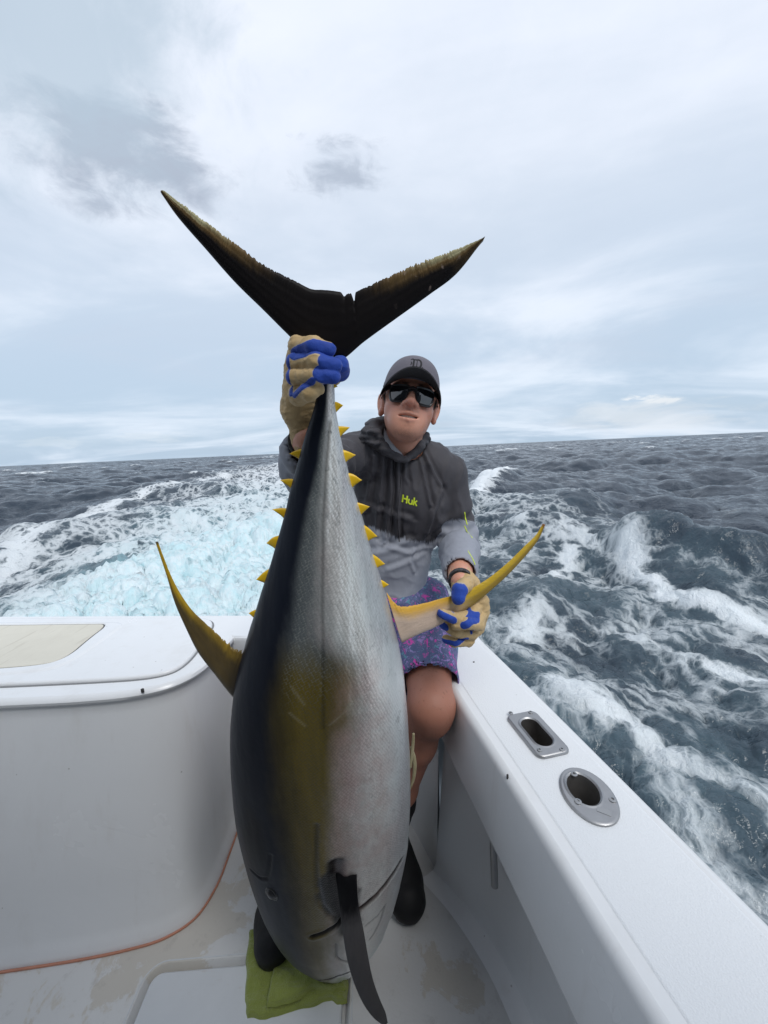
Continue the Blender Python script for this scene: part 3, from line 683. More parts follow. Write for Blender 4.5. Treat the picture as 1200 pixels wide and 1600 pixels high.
def patch(poly, soft, amt):
    # darkens the colour inside an outline, edge broken up a little
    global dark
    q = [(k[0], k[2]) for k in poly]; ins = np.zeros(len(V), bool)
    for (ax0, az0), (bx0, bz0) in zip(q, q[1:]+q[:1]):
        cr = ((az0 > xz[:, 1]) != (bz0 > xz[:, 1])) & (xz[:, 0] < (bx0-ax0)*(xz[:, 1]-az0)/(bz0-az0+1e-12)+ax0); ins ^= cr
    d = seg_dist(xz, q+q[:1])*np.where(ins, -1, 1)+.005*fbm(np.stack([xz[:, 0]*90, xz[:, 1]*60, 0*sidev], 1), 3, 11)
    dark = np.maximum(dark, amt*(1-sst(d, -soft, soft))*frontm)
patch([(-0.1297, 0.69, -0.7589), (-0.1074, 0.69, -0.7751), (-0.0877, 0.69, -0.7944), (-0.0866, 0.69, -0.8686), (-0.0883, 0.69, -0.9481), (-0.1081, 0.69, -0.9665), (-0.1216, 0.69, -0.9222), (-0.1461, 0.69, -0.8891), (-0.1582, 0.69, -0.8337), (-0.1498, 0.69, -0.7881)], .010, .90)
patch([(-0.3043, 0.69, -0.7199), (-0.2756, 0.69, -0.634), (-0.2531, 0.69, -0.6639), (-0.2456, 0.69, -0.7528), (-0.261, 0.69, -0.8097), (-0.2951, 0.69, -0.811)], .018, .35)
V = V+N*(.0011*fbm(np.stack([xz[:, 0]*55, xz[:, 1]*9, sidev*3], 1), 4, 3)*(.4+.6*sst(dv, .3, .6)))[:, None]
scr = np.zeros(len(V))
for pth in [[(-0.1635, 0.58, -0.3742), (-0.1435, 0.58, -0.4066)], [(-0.1704, 0.58, -0.4212), (-0.1444, 0.58, -0.4454)], [(-0.1061, 0.58, -0.4473), (-0.0757, 0.58, -0.4236)], [(-0.0765, 0.58, -0.4213), (-0.0634, 0.58, -0.4072)], [(-0.0435, 0.58, -0.654), (-0.0188, 0.58, -0.6125)], [(-0.0388, 0.58, -0.6696), (-0.0248, 0.58, -0.6499)]]:
    scr = np.maximum(scr, np.exp(-(seg_dist(xz, [(q[0], q[2]) for q in pth])/.0017)**2)*frontm)

m_fish, g = material('tuna_skin')
dvA, ax, dk, sc = g.attr('dv'), g.attr('ax'), g.attr('dark'), g.attr('scratch'); p = g.obj()
n1 = g.noise(g.scl(p, 6, 6, 1.6), 2.0, 5, .62, .3); n2 = g.noise(g.scl(p, 1, 1, .45), 26, 5, .7); n3 = g.noise(p, 70, 4, .7)
dvn = g.m('ADD', dvA, g.m('ADD', g.m('MULTIPLY', g.m('SUBTRACT', n1, .5), .16), g.m('MULTIPLY', g.m('SUBTRACT', n2, .5), .10)))
# edge of the blue-black back moves up towards the tail
axs = lambda a, b, o0, o1: g.step(ax, a, b, o0, o1)
def along(pts_):
    nd = g.n('ShaderNodeFloatCurve'); g.set(nd.inputs['Value'], ax); cv = nd.mapping.curves[0]; cv.points[0].location = pts_[0]; cv.points[-1].location = pts_[-1]
    for q in pts_[1:-1]: cv.points.new(*q)
    nd.mapping.update(); return nd.outputs[0]
be = along([(0, .62), (.06, .60), (.123, .51), (.177, .43), (.232, .32), (.274, .315), (.36, .335), (.41, .32), (.455, .33), (.503, .37), (.6, .40), (.7, .41), (.8, .41), (.9, .38), (1, .40)])
se = along([(0, .66), (.06, .66), (.123, .63), (.177, .58), (.232, .52), (.30, .53), (.36, .56), (.41, .73), (.455, .72), (.503, .68), (.6, .65), (.7, .63), (.8, .60), (.9, .60), (1, .62)])
rel_ = g.m('SUBTRACT', dvn, be)
silver = g.mix(n2, (.34, .37, .36), (.80, .81, .77))
silver = g.mix(g.step(n1, .35, .7), silver, g.mix(n3, (.46, .36, .35), (.70, .60, .57)))
silver = g.mix(g.m('MULTIPLY', axs(.80, .93, 0, 1), .8), silver, g.mix(n2, (.36, .46, .47), (.62, .68, .66)))
pale_band = g.m('MULTIPLY', g.step(g.m('SUBTRACT', dvn, se), .02, .12), g.step(g.m('SUBTRACT', dvn, se), .34, .18))  # paler band of skin colour just past the silver edge
silver = g.mix(g.m('MULTIPLY', pale_band, g.m('ADD', .25, g.m('MULTIPLY', n2, .6))), silver, (.84, .83, .78))
silver = g.mix(g.m('MULTIPLY', g.step(dvA, .80, .97), .55), silver, g.mix(n2, (.42, .47, .50), (.62, .67, .70)))
pepper = g.m('MULTIPLY', g.step(g.noise(g.scl(p, 1, 1, .6), 95, 3, .7), .55, .68), g.m('ADD', .25, axs(.30, .05, 0, .55)))
silver = g.mix(pepper, silver, (.20, .22, .22))
midc = g.mix(n2, (.055, .065, .072), (.15, .165, .165))                       # steel-grey scaled flank below the back
olive = g.mix(g.noise(g.scl(p, 22, 22, 1.5), 1.6, 4, .7), (.060, .047, .007), (.175, .125, .016))
gold_m = g.m('MULTIPLY', g.step(g.m('ADD', ax, g.m('MULTIPLY', g.m('SUBTRACT', n2, .5), .06)), .358, .425), axs(.99, .90, 0, 1))
flank = g.mix(gold_m, midc, olive)
back = g.mix(n1, (.004, .006, .012), (.012, .015, .024))
headc = g.mix(n2, (.022, .026, .026), (.050, .055, .052))
back = g.mix(g.m('MULTIPLY', axs(.80, .92, 0, 1), .9), back, headc)
flank = g.mix(g.m('MULTIPLY', axs(.86, .95, 0, 1), .9), flank, g.mix(n2, (.10, .105, .075), (.17, .17, .13)))
c = g.mix(g.step(rel_, g.m('ADD', -.08, g.m('MULTIPLY', gold_m, -.05)), g.m('ADD', .06, g.m('MULTIPLY', gold_m, .09))), back, flank)
c = g.mix(g.step(g.m('SUBTRACT', dvn, se), -.115, .095), c, silver)
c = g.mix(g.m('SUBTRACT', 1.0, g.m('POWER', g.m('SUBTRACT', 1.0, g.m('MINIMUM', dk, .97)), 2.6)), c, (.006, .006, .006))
c = g.mix(g.m('MULTIPLY', sc, .22), c, (.50, .48, .36))
pinkm = g.m('MULTIPLY', g.m('MULTIPLY', g.step(ax, .36, .46), g.step(ax, .78, .62)), g.m('MULTIPLY', g.step(dvA, .56, .68), g.step(dvA, .96, .82)))
c = g.mix(g.m('MULTIPLY', pinkm, g.m('MULTIPLY', g.step(g.noise(p, 16, 5, .7), .3, .7), .55)), c, (.50, .33, .30))
bruise = g.m('MULTIPLY', g.step(g.noise(g.scl(p, 1, 1, .45), 30, 4, .7), .66, .74), g.step(g.m('SUBTRACT', dvn, se), .02, .10))
c = g.mix(g.m('MULTIPLY', bruise, .45), c, (.15, .16, .15))
# small scales: offset rows of rounded cells
arc = g.attr('arc'); 
sv = g.comb(g.m('MULTIPLY', arc, 250.0), g.m('MULTIPLY', g.attr('run'), 250.0), 0.0)
scl_ = g.vor(g.scl(sv, 1, .8, 1, rot=(0, 0, .785)), 1.0, 'F1', .38)
scm = g.m('MULTIPLY', axs(.79, .71, 0, 1), g.step(rel_, -.10, .04))
c = g.mix(g.m('MULTIPLY', g.m('MULTIPLY', g.step(scl_, .28, .62), scm), g.m('MULTIPLY', g.step(n1, .25, .75), .60)), c, g.mix(.6, c, (.03, .035, .04)))
netm = g.m('MULTIPLY', g.m('MULTIPLY', g.step(scl_, .42, .70), scm), g.m('MULTIPLY', g.step(rel_, -.04, .06), g.step(g.m('SUBTRACT', dvn, se), .06, -.04)))
c = g.mix(g.m('MULTIPLY', netm, g.m('MULTIPLY', g.step(ax, .47, .37), .26)), c, (.40, .42, .38))
hgt = g.m('ADD', g.m('MULTIPLY', g.m('SUBTRACT', 1.0, scl_), g.m('MULTIPLY', scm, .9)), g.m('MULTIPLY', n3, axs(.82, .72, .22, .55)))
g.out(g.bsdf(c, g.mix(g.step(rel_, -.05, .12), (.42, .42, .42), (.30, .30, .30)), g.bump(hgt, .40, .0016), Specular_IOR_Level=g.step(rel_, -.05, .25, .10, .40), Metallic=g.m('MULTIPLY', g.step(rel_, .08, .30), .40), Coat_Weight=g.step(rel_, .0, .3, .04, .30), Coat_Roughness=.22))
arc = (np.broadcast_to(th, (NR_, NA_))*(hw*(1+ratio)/2)[:, None]).ravel(); run = np.broadcast_to(np.r_[0, np.cumsum(np.linalg.norm(np.diff(cen, axis=0), axis=1))][:, None], (NR_, NA_)).ravel()
capA = [tuple(int(k) for k in i0[0]), tuple(int(k) for k in i0[-1][::-1])]
fish = mesh_np('yellowfin_tuna', V, [tuple(int(k) for k in f) for f in Fq]+capA, m_fish, attrs={'dv': dv, 'ax': axv, 'dark': dark, 'scratch': scr, 'arc': arc, 'run': run})
tag(fish, 'huge tuna hung head down by its tail, dark back, silver belly and yellow finlets', 'fish')

def fin(name, lead, trail, mat, nl=120, nw=14, thick=.006, root_thick=None, serr=0.0, seed=0, curl=None, ndir=(0, -1, .1), parent=None, notches=()):
    """fin between two measured edges (same count of points); thicker along the leading edge, ragged along the trailing one"""
    A, B = spline(lead, nl), spline(trail, nl); r = np.random.RandomState(seed); n = np.array(ndir, float); n /= np.linalg.norm(n)
    u = np.linspace(0, 1, nl); w = np.linspace(0, 1, nw)
    if serr: 
        j = 1+serr*(r.rand(nl)**1.5-.6)*(r.rand(nl) > .35)*np.clip(np.abs(u-.52)*3.0-.25, .03, 1)*(1 if nl > 200 else 1.2); B = A+(B-A)*j[:, None]
    for uu, dd, ww in notches: B = A+(B-A)*(1-dd*np.exp(-((u-uu)/ww)**2))[:, None]
    tk = thick*(1 if root_thick is None else np.interp(u, [0, .25, 1], [root_thick/thick, 1, .45]))
    mid = A[:, None]+(B-A)[:, None]*w[None, :, None]
    prof = (np.sqrt(np.clip(w, 0, 1)*4+.02)*.5*(1-w)**.8+.06); prof /= prof.max()
    ray = .0005*np.sin(w*60)[None, :]
    T = (np.broadcast_to(tk, (nl,))[:, None]*prof[None])*.5; T[:, 0] *= .25
    if curl is not None: mid = mid+n*(curl(u)[:, None]*np.ones(nw))[:, :, None]
    P1 = mid+n*(T+ray*(w > .1))[:, :, None]; P2 = mid-n*(T+ray*(w > .1))[:, :, None]
    V = np.concatenate([P1.reshape(-1, 3), P2.reshape(-1, 3)]); i = np.arange(nl*nw).reshape(nl, nw); m = nl*nw
    q = np.stack([i[:-1, :-1], i[:-1, 1:], i[1:, 1:], i[1:, :-1]], -1).reshape(-1, 4); F = [tuple(int(k) for k in f) for f in q]+[tuple(int(k)+m for k in f[::-1]) for f in q]
    for k in range(nl-1):
        F.append((int(i[k, 0]), int(i[k+1, 0]), int(i[k+1, 0])+m, int(i[k, 0])+m)); F.append((int(i[k+1, -1]), int(i[k, -1]), int(i[k, -1])+m, int(i[k+1, -1])+m))
    for k in range(nw-1):
        F.append((int(i[0, k+1]), int(i[0, k]), int(i[0, k])+m, int(i[0, k+1])+m)); F.append((int(i[-1, k]), int(i[-1, k+1]), int(i[-1, k+1])+m, int(i[-1, k])+m))
    sp = np.tile(np.repeat(u, nw), 2); ch = np.tile(np.tile(w, nl), 2)
    return mesh_np(name, V, F, mat, parent, attrs={'sp': sp, 'ch': ch})

m_tail, g = material('tail_fin_skin')
sp, ch, p = g.attr('sp'), g.attr('ch'), g.obj()
strk = g.noise(g.scl(p, 60, 1, 8, rot=(0, .7, 0)), 1.5, 4, .6); n = g.noise(p, 14, 5, .65)
tipm = g.m('MAXIMUM', g.step(sp, .16, .0), g.step(sp, .84, 1.0))
edge = g.m('MULTIPLY', g.step(ch, .30, 1.0), g.m('MAXIMUM', g.step(sp, .44, .08), g.step(sp, .58, .92)))
f = g.m('ADD', g.m('MULTIPLY', edge, .9), g.m('MULTIPLY', tipm, .45)); f = g.m('MULTIPLY', f, g.m('ADD', .45, g.m('MULTIPLY', strk, 1.0)))
c = g.mix(n, (.0055, .0050, .0055), (.016, .013, .013)); c = g.mix(g.step(f, .12, .60), c, (.15, .095, .038)); c = g.mix(g.step(f, .50, .95), c, (.36, .33, .19))
rub = g.m('MULTIPLY', g.step(g.noise(g.scl(p, 90, 1, 60, rot=(0, -.5, 0)), 1.2, 3, .6), .62, .70), g.m('MULTIPLY', g.step(sp, .74, .82), g.step(sp, .97, .90)))
c = g.mix(g.m('MULTIPLY', rub, .5), c, (.34, .26, .22))
g.out(g.bsdf(c, .50, g.bump(g.m('ADD', strk, n), .25, .002), Specular_IOR_Level=.12))
tl = fin('tail_fin', [(-0.2532, 0.5408, 0.3178), (-0.2413, 0.5477, 0.2976), (-0.2134, 0.5586, 0.2627), (-0.1839, 0.5692, 0.2266), (-0.1507, 0.5785, 0.1923), (-0.1265, 0.5851, 0.1667), (-0.1083, 0.5897, 0.1485), (-0.0884, 0.5934, 0.1329), (-0.068, 0.5948, 0.1263), (-0.0505, 0.5942, 0.128), (-0.0171, 0.5884, 0.1494), (0.0296, 0.5808, 0.1764), (0.0734, 0.5733, 0.2014), (0.1088, 0.5667, 0.2228), (0.1433, 0.5553, 0.2585)],
    [(-0.2478, 0.54, 0.3199), (-0.2303, 0.5441, 0.3074), (-0.2056, 0.5497, 0.2899), (-0.1744, 0.5568, 0.267), (-0.1409, 0.5638, 0.2429), (-0.1057, 0.5686, 0.2254), (-0.0832, 0.5714, 0.2145), (-0.0696, 0.5717, 0.2132), (-0.0586, 0.5719, 0.212), (-0.0467, 0.5723, 0.2101), (-0.034, 0.5729, 0.2074), (0.0113, 0.5683, 0.2212), (0.0505, 0.564, 0.2342), (0.0897, 0.5603, 0.2448), (0.144, 0.5549, 0.2597)],
    m_tail, 420, 16, .010, None, .12, 3, parent=fish, notches=((.655, .16, .004), (.618, .05, .01)))
m_yfin, g = material('yellow_fin')
sp, ch, p = g.attr('sp'), g.attr('ch'), g.obj(); n = g.noise(g.scl(p, 3, 3, 1), 22, 5, .65)
yel = g.mix(n, (.44, .26, .010), (.62, .40, .016)); brn = g.mix(n, (.060, .042, .014), (.15, .105, .04))
q = g.m('ADD', g.m('MULTIPLY', g.step(ch, .30, .95), .60), g.m('MULTIPLY', g.step(sp, .35, .95), .9))
c = g.mix(g.step(g.m('ADD', q, g.m('MULTIPLY', n, .4)), .50, 1.25), brn, yel)
c = g.mix(g.m('MULTIPLY', g.step(sp, .22, .0), .95), c, (.010, .009, .008)); c = g.mix(g.m('MULTIPLY', g.step(ch, .10, .0), .6), c, (.06, .045, .012)); c = g.mix(g.step(sp, .97, 1.0), c, (.05, .045, .03))
g.out(g.bsdf(c, .42, g.bump(g.noise(g.scl(p, 4, 4, 1), 40, 4, .6), .3, .002)))
fin('dorsal_fin', [(-0.2957, 0.69, -0.4615), (-0.3093, 0.69, -0.4409), (-0.3286, 0.69, -0.4071), (-0.3553, 0.69, -0.358), (-0.3707, 0.69, -0.3092), (-0.3831, 0.69, -0.2578), (-0.3883, 0.69, -0.2079), (-0.3927, 0.69, -0.1709), (-0.3958, 0.69, -0.1426)],
    [(-0.2541, 0.69, -0.3591), (-0.2756, 0.69, -0.3593), (-0.302, 0.69, -0.339), (-0.3272, 0.69, -0.31), (-0.3549, 0.69, -0.2752), (-0.3716, 0.69, -0.2401), (-0.3813, 0.69, -0.2071), (-0.3873, 0.69, -0.1735), (-0.3913, 0.69, -0.1428)], m_yfin, 140, 14, .008, .02, .10, 5, parent=fish, curl=lambda u: .02*u**2)
m_afin, g = material('anal_fin_skin')
sp, ch, p = g.attr('sp'), g.attr('ch'), g.obj(); n = g.noise(g.scl(p, 1, 1, 3), 24, 5, .65)
c = g.mix(n, (.40, .29, .21), (.58, .44, .34)); c = g.mix(g.step(g.m('ADD', ch, g.m('MULTIPLY', n, .3)), .62, 1.05), c, (.60, .33, .035))
far_ = g.mix(g.step(ch, .25, .75), (.26, .165, .012), (.56, .37, .02)); c = g.mix(g.step(sp, .28, .50), c, far_); c = g.mix(g.step(sp, .965, 1.0), c, (.22, .08, .02))
g.out(g.bsdf(c, .40, g.bump(g.m('ADD', g.noise(g.scl(p, 1, 1, 4), 60, 4, .6), n), .35, .003)))
aY = lambda x, y: .690+.115*min(1, max(0, (x-620)/105))+.02*max(0, (x-725)/120)
fin('anal_fin', [(0.0226, 0.698, -0.3613), (0.0538, 0.722, -0.3592), (0.0923, 0.75, -0.3584), (0.1335, 0.778, -0.3524), (0.1723, 0.7965, -0.3396), (0.2116, 0.8012, -0.3119), (0.2593, 0.8068, -0.2723), (0.3013, 0.8118, -0.2295), (0.3235, 0.8145, -0.2021), (0.3371, 0.8162, -0.1728)],
    [(-0.002, 0.69, -0.2587), (0.0181, 0.692, -0.285), (0.0596, 0.725, -0.298), (0.1079, 0.76, -0.3023), (0.1556, 0.792, -0.3044), (0.2019, 0.8, -0.2856), (0.2508, 0.8058, -0.252), (0.2926, 0.8108, -0.215), (0.3177, 0.8138, -0.192), (0.3314, 0.8155, -0.1697)], m_afin, 150, 14, .008, .022, .04, 7, parent=fish)
m_pfin, g = material('pectoral_fin_skin')
sp, ch, p = g.attr('sp'), g.attr('ch'), g.obj(); n = g.noise(g.scl(p, 6, 6, 1), 14, 5, .65)
c = g.mix(g.step(g.m('ADD', sp, g.m('MULTIPLY', n, .12)), .34, .46), (.005, .005, .006), g.mix(n, (.050, .048, .050), (.085, .080, .080)))
g.out(g.bsdf(c, .5, g.bump(n, .2, .002), Specular_IOR_Level=.12))
fin('pectoral_fin', [(-0.1367, 0.686, -0.7541), (-0.1202, 0.6389, -0.7992), (-0.1135, 0.6282, -0.8468), (-0.108, 0.6181, -0.8916), (-0.1013, 0.6079, -0.9359), (-0.0899, 0.5978, -0.98), (-0.0747, 0.5889, -1.0185), (-0.059, 0.583, -1.044), (-0.0442, 0.5797, -1.0586)],
    [(-0.0851, 0.686, -0.7508), (-0.0805, 0.6364, -0.7896), (-0.0776, 0.6255, -0.8378), (-0.0687, 0.6153, -0.8824), (-0.0631, 0.6065, -0.921), (-0.0555, 0.5958, -0.9668), (-0.0453, 0.5872, -1.0037), (-0.038, 0.5816, -1.0274), (-0.0355, 0.5765, -1.0486)], m_pfin, 110, 12, .010, .018, .0, 9, parent=fish, curl=lambda u: .012*np.sin(u*pi), ndir=(-.35, -1, .1))
m_finlet, g = material('finlet_yellow')
p = g.obj(); n = g.noise(p, 60, 4, .6); c = g.mix(n, (.74, .43, .008), (.86, .56, .014)); c = g.mix(g.m('MULTIPLY', g.step(g.attr('ch'), .08, .0), .8), c, (.10, .06, .01)); c = g.mix(g.m('MULTIPLY', g.step(g.attr('sp'), .25, .0), .6), c, (.16, .10, .01))
g.out(g.bsdf(c, .4, g.bump(n, .2, .001)))
# finlets: base start (tail end), tip, base end (head end)
FL = [[(-0.068, 0.6017, 0.0982), (-0.062, 0.6032, 0.0919), (-0.0683, 0.6049, 0.0852)], [(-0.0696, 0.6083, 0.071), (-0.0557, 0.6092, 0.0668), (-0.0678, 0.6135, 0.049)], [(-0.0661, 0.6165, 0.0358), (-0.0488, 0.6171, 0.0322), (-0.062, 0.621, 0.0156)], [(-0.0612, 0.6242, 0.001), (-0.043, 0.6263, -0.0097), (-0.0562, 0.6295, -0.0242)], [(-0.0551, 0.6321, -0.0365), (-0.0354, 0.634, -0.0467), (-0.0491, 0.6381, -0.066)], [(-0.0483, 0.6417, -0.0843), (-0.0259, 0.6436, -0.0951), (-0.0387, 0.6475, -0.1144)], [(-0.0361, 0.6492, -0.1235), (-0.0158, 0.6528, -0.1438), (-0.0263, 0.6558, -0.1595)], [(-0.024, 0.659, -0.1773), (-0.0051, 0.6622, -0.1961), (-0.0169, 0.665, -0.2114)], [(-0.0142, 0.6674, -0.225), (-0.0002, 0.6693, -0.2369), (-0.0076, 0.6719, -0.2517)], [(-0.1245, 0.624, 0.0048), (-0.1404, 0.6257, -0.0024), (-0.1309, 0.6282, -0.0148)], [(-0.1424, 0.634, -0.0419), (-0.1601, 0.6347, -0.0442), (-0.148, 0.6381, -0.0616)], [(-0.16, 0.6439, -0.0901), (-0.1791, 0.6443, -0.0914), (-0.1668, 0.6477, -0.1097)], [(-0.1801, 0.653, -0.1374), (-0.2, 0.6552, -0.148), (-0.1884, 0.6584, -0.1661)], [(-0.2037, 0.6642, -0.1977), (-0.2252, 0.6674, -0.2151), (-0.213, 0.6702, -0.2319)], [(-0.2351, 0.6774, -0.2743), (-0.2492, 0.6791, -0.2841), (-0.2439, 0.6821, -0.3029)]]
for k, (a, t, b) in enumerate(FL):
    a, t, b = (np.array(q) for q in (a, t, b)); inw = (a+b)/2-t; inw /= np.linalg.norm(inw); a = a+inw*.006; b = b+inw*.006; t = t-inw*.003; b = b-(a-b)*.40; a = a+(a-b)*.10; m1 = (a*.5+t*.5)-inw*.001+(a-b)*.04; m2 = (b*.55+t*.45)+inw*.0055+(a-b)*.10
    rj = random.Random(k+3); t = t+np.array((0, rj.uniform(-.006, .006), rj.uniform(-.0025, .0025)))
    fin('finlet', [tuple(b), tuple(m2), tuple(t)], [tuple(a), tuple(m1), tuple(t*.96+a*.04)], m_finlet, 12, 6, .006, .009, 0, k, parent=fish)
# little pelvic fin showing on the far side of the belly
m_pel, g = material('pelvic_fin_skin'); p = g.obj(); g.out(g.bsdf(g.mix(g.noise(p, 50, 4), (.16, .13, .05), (.42, .37, .24)), .45))
fin('pelvic_fin', [(0.0214, 0.735, -0.7346), (0.0293, 0.735, -0.7041), (0.0358, 0.735, -0.6693), (0.0344, 0.735, -0.6316), (0.031, 0.735, -0.6135)], [(0.0276, 0.735, -0.7148), (0.0377, 0.735, -0.6953), (0.0441, 0.735, -0.6621), (0.0424, 0.735, -0.632), (0.0351, 0.735, -0.6107)], m_pel, 40, 6, .005, parent=fish)
fin('pelvic_fin', [(0.0265, 0.73, -0.6568), (0.0315, 0.73, -0.6271), (0.0352, 0.73, -0.5978), (0.0372, 0.73, -0.5774)], [(0.0332, 0.73, -0.6571), (0.0381, 0.73, -0.6275), (0.0417, 0.73, -0.5981), (0.0424, 0.73, -0.5777)], m_pel, 30, 5, .005, parent=fish)
# eye, socket ring
m_eye, g = material('fish_eye'); p = g.obj(); g.out(g.bsdf(g.mix(g.noise(p, 90, 3), (.004, .004, .005), (.012, .012, .014)), .3, Coat_Weight=.08))
m_rim, g = material('fish_eye_ring'); p = g.obj(); g.out(g.bsdf(g.mix(g.noise(p, 160, 4, .7), (.010, .011, .011), (.035, .037, .036)), .35, g.bump(g.noise(p, 200, 3), .5, .002), Metallic=.3))
bv = BVHTree.FromPolygons([tuple(q) for q in V], [tuple(int(k) for k in f) for f in Fq])
d_ = Vector((-0.2307, 0.5914, -0.7727)); hit = bv.ray_cast(Vector((0, 0, 0)), d_)
if hit[0] is not None:
    hc, hn = hit[0], hit[1]; hn = hn if hn.dot(d_) < 0 else -hn; M = hn.to_track_quat('Z', 'Y').to_matrix()
    def disc(rs, n, parent, name, mat, sq=1.0, seed=0):
        r = random.Random(seed); jit = [1+.14*(r.random()-.5) for _ in range(n)]
        rings = [[tuple(hc+M @ Vector((q*sq*jit[k]*cos(2*pi*k/n), q*jit[k]*sin(2*pi*k/n), z))) for k in range(n)] for q, z in rs]; mb = MB(); mb.rings(rings, True, False, True); return mb.build(name, mat, parent, 80)
    er_ = disc([(.0185, -.003), (.0170, .0008), (.0145, .0014), (.0125, .0004)], 28, fish, 'eye_ring', m_rim, .8, 2)
    disc([(.0140, -.002), (.0130, .0012), (.0075, .0046), (.003, .0056)], 24, fish, 'eye', m_eye, .8, 3)

# ------------------------------------------------------------------ the angler
def pts(*l): return [np.array(q, float) for q in l]
HEAD = Vector((.082, 1.125, .114))
HM = Matrix.Rotation(R(-1.5), 3, 'Z') @ Matrix.Rotation(R(11.5), 3, 'Y') @ Matrix.Rotation(R(-11.5), 3, 'X')
HMn = np.array(HM); H0 = np.array(HEAD)
def hp(x, y, z): return H0+HMn@np.array((x, y, z))
def hl(V): return (V-H0)@HMn          # world to head space
shL, elL, wrL = pts((.195, 1.19, -.085), (.222, 1.175, -.290), (.170, .880, -.305))
shR, elR, wrR = pts((-.085, 1.12, -.015), (-.160, .875, -.045), (-.118, .665, .022))
hipL, knL, anL = pts((.105, 1.225, -.505), (.097, .905, -.640), (-.028, 1.06, -1.15))
hipR, knR, anR = pts((-.085, 1.215, -.52), (-.235, .955, -.72), (-.350, .985, -1.17))
neck0 = np.array((.064, 1.175, -.035))

def head_sdf(S, grow=0.0):
    e = lambda c, r, k=.012, op='add', rot=None: S.ell(hp(*c), r, HM if rot is None else HM @ rot, k, op)
    cp = lambda a, b, ra, rb, k=.012, op='add': S.cap(hp(*a), hp(*b), ra, rb, k, op)
    e((0, .004, .034), (.0725, .096, .088)); e((0, -.030, -.024), (.0600, .064, .076), .02)
    for s in (-1, 1):
        cp((s*.0405, -.004, -.046), (s*.0105, -.070, -.090), .0168, .0150, .026)
        e((s*.037, -.058, -.030), (.024, .026, .026), .022); e((s*.022, -.074, -.078), (.019, .017, .020), .022)
        cp((s*.010, -.094, .017), (s*.045, -.080, .018), .009, .008, .015)
    cp((-.010, -.072, -.091), (.010, -.072, -.091), .0150, .0150, .02); e((0, -.079, -.091), (.017, .011, .013), .016); e((0, -.046, -.055), (.045, .044, .045), .03)
    cp((0, -.090, .010), (0, -.111, -.023), .0078, .0112, .010); e((0, -.1125, -.0245), (.0125, .0108, .0100), .006)
    for s in (-1, 1):
        e((s*.0142, -.101, -.0280), (.0086, .0110, .0085), .005)
    for s in (-1, 1): e((s*.0080, -.108, -.0375), (.0046, .0068, .0060), .002, 'sub')
    # mouth: lips round a slightly open smile
    e((0, -.083, -.058), (.038, .016, .026), .022)
    lip = [(-.0325, -.0850, -.0462), (-.017, -.0992, -.0525), (-.004, -.1045, -.0510), (.004, -.1045, -.0510), (.017, -.0992, -.0525), (.0325, -.0850, -.0462)]
    for a, b in zip(lip[:-1], lip[1:]): cp(a, b, .0042, .0042, .003)
    low = [(-.028, -.0885, -.0560), (-.014, -.0992, -.0670), (0, -.1022, -.0690), (.014, -.0992, -.0670), (.028, -.0885, -.0560)]
    for a, b in zip(low[:-1], low[1:]): cp(a, b, .0052, .0052, .004)
    e((0, -.100, -.0595), (.0260, .017, .0034), .0025, 'sub')
    # ears
    for s in (-1, 1):
        ro = Matrix.Rotation(R(-s*24), 3, 'Z') @ Matrix.Rotation(R(10*s), 3, 'Y') @ Matrix.Rotation(R(-8), 3, 'X')
        e((s*.0770, .006, -.008), (.0075, .0185, .0315), .006, 'add', ro); e((s*.0835, .000, -.004), (.0050, .0100, .0190), .004, 'sub', ro); e((s*.0745, -.002, -.033), (.0065, .008, .010), .006)
def limb(S, p, r, k=.02): S.chain(p, r, k)
S = SDF(graded(-.45, .32, .0075, -.02, .19, .0028), graded(.62, 1.42, .0075, .975, 1.23, .0032), graded(-1.32, .28, .0075, -.045, .225, .0028))
head_sdf(S)
S.chain([hp(0, .018, -.050), hp(0, .022, -.085), neck0+(0, .005, .005), neck0+(0, .01, -.05)], [.048, .047, .051, .062], .018)
S.cap(hp(0, -.034, -.088), neck0+(0, -.047, .012), .010, .010, .03)
S.ell((.055, 1.20, -.15), (.140, .085, .16), None, .03); S.ell((.018, 1.205, -.36), (.092, .070, .15), None, .03); S.ell((.01, 1.225, -.52), (.118, .086, .075), None, .04)
for a in (shL, shR): S.cap(neck0+(0, .01, -.03), a, .050, .046, .03)
mid = lambda a, b, t: a*(1-t)+b*t
for sh, el, wr in ((shL, elL, wrL), (shR, elR, wrR)):
    S.chain([sh, mid(sh, el, .5), el, mid(el, wr, .3), mid(el, wr, .75), wr], [.047, .042, .037, .040, .032, .0265], .015); S.chain([wr, wr+(wr-el)*.05], [.0262, .020], .012)
for hi, kn, an in ((hipL, knL, anL), (hipR, knR, anR)):
    S.chain([hi, mid(hi, kn, .5), kn], [.086, .072, .0535], .03); S.chain([kn+(0, -.004, .004), kn+(.002, -.002, -.035)], [.047, .041], .03)
    S.chain([kn, mid(kn, an, .30)+(0, .022, 0), mid(kn, an, .65), an], [.050, .053, .041, .034], .025)
V, Q = S.mesh(2)
L = hl(V); N = vnormals(V, Q)
d2 = lambda c, r: np.exp(-((L-np.array(c))/np.array(r))**2 @ np.ones(3))
lipm = np.maximum(np.exp(-(seg_dist(L, [(-.032, -.0825, -.0490), (-.017, -.098, -.0510), (0, -.103, -.0495), (.017, -.098, -.0510), (.032, -.0825, -.0490)])/.0050)**4), np.exp(-(seg_dist(L, [(-.027, -.088, -.0575), (-.014, -.098, -.0680), (0, -.102, -.0700), (.014, -.098, -.0680), (.027, -.088, -.0575)])/.0058)**4))
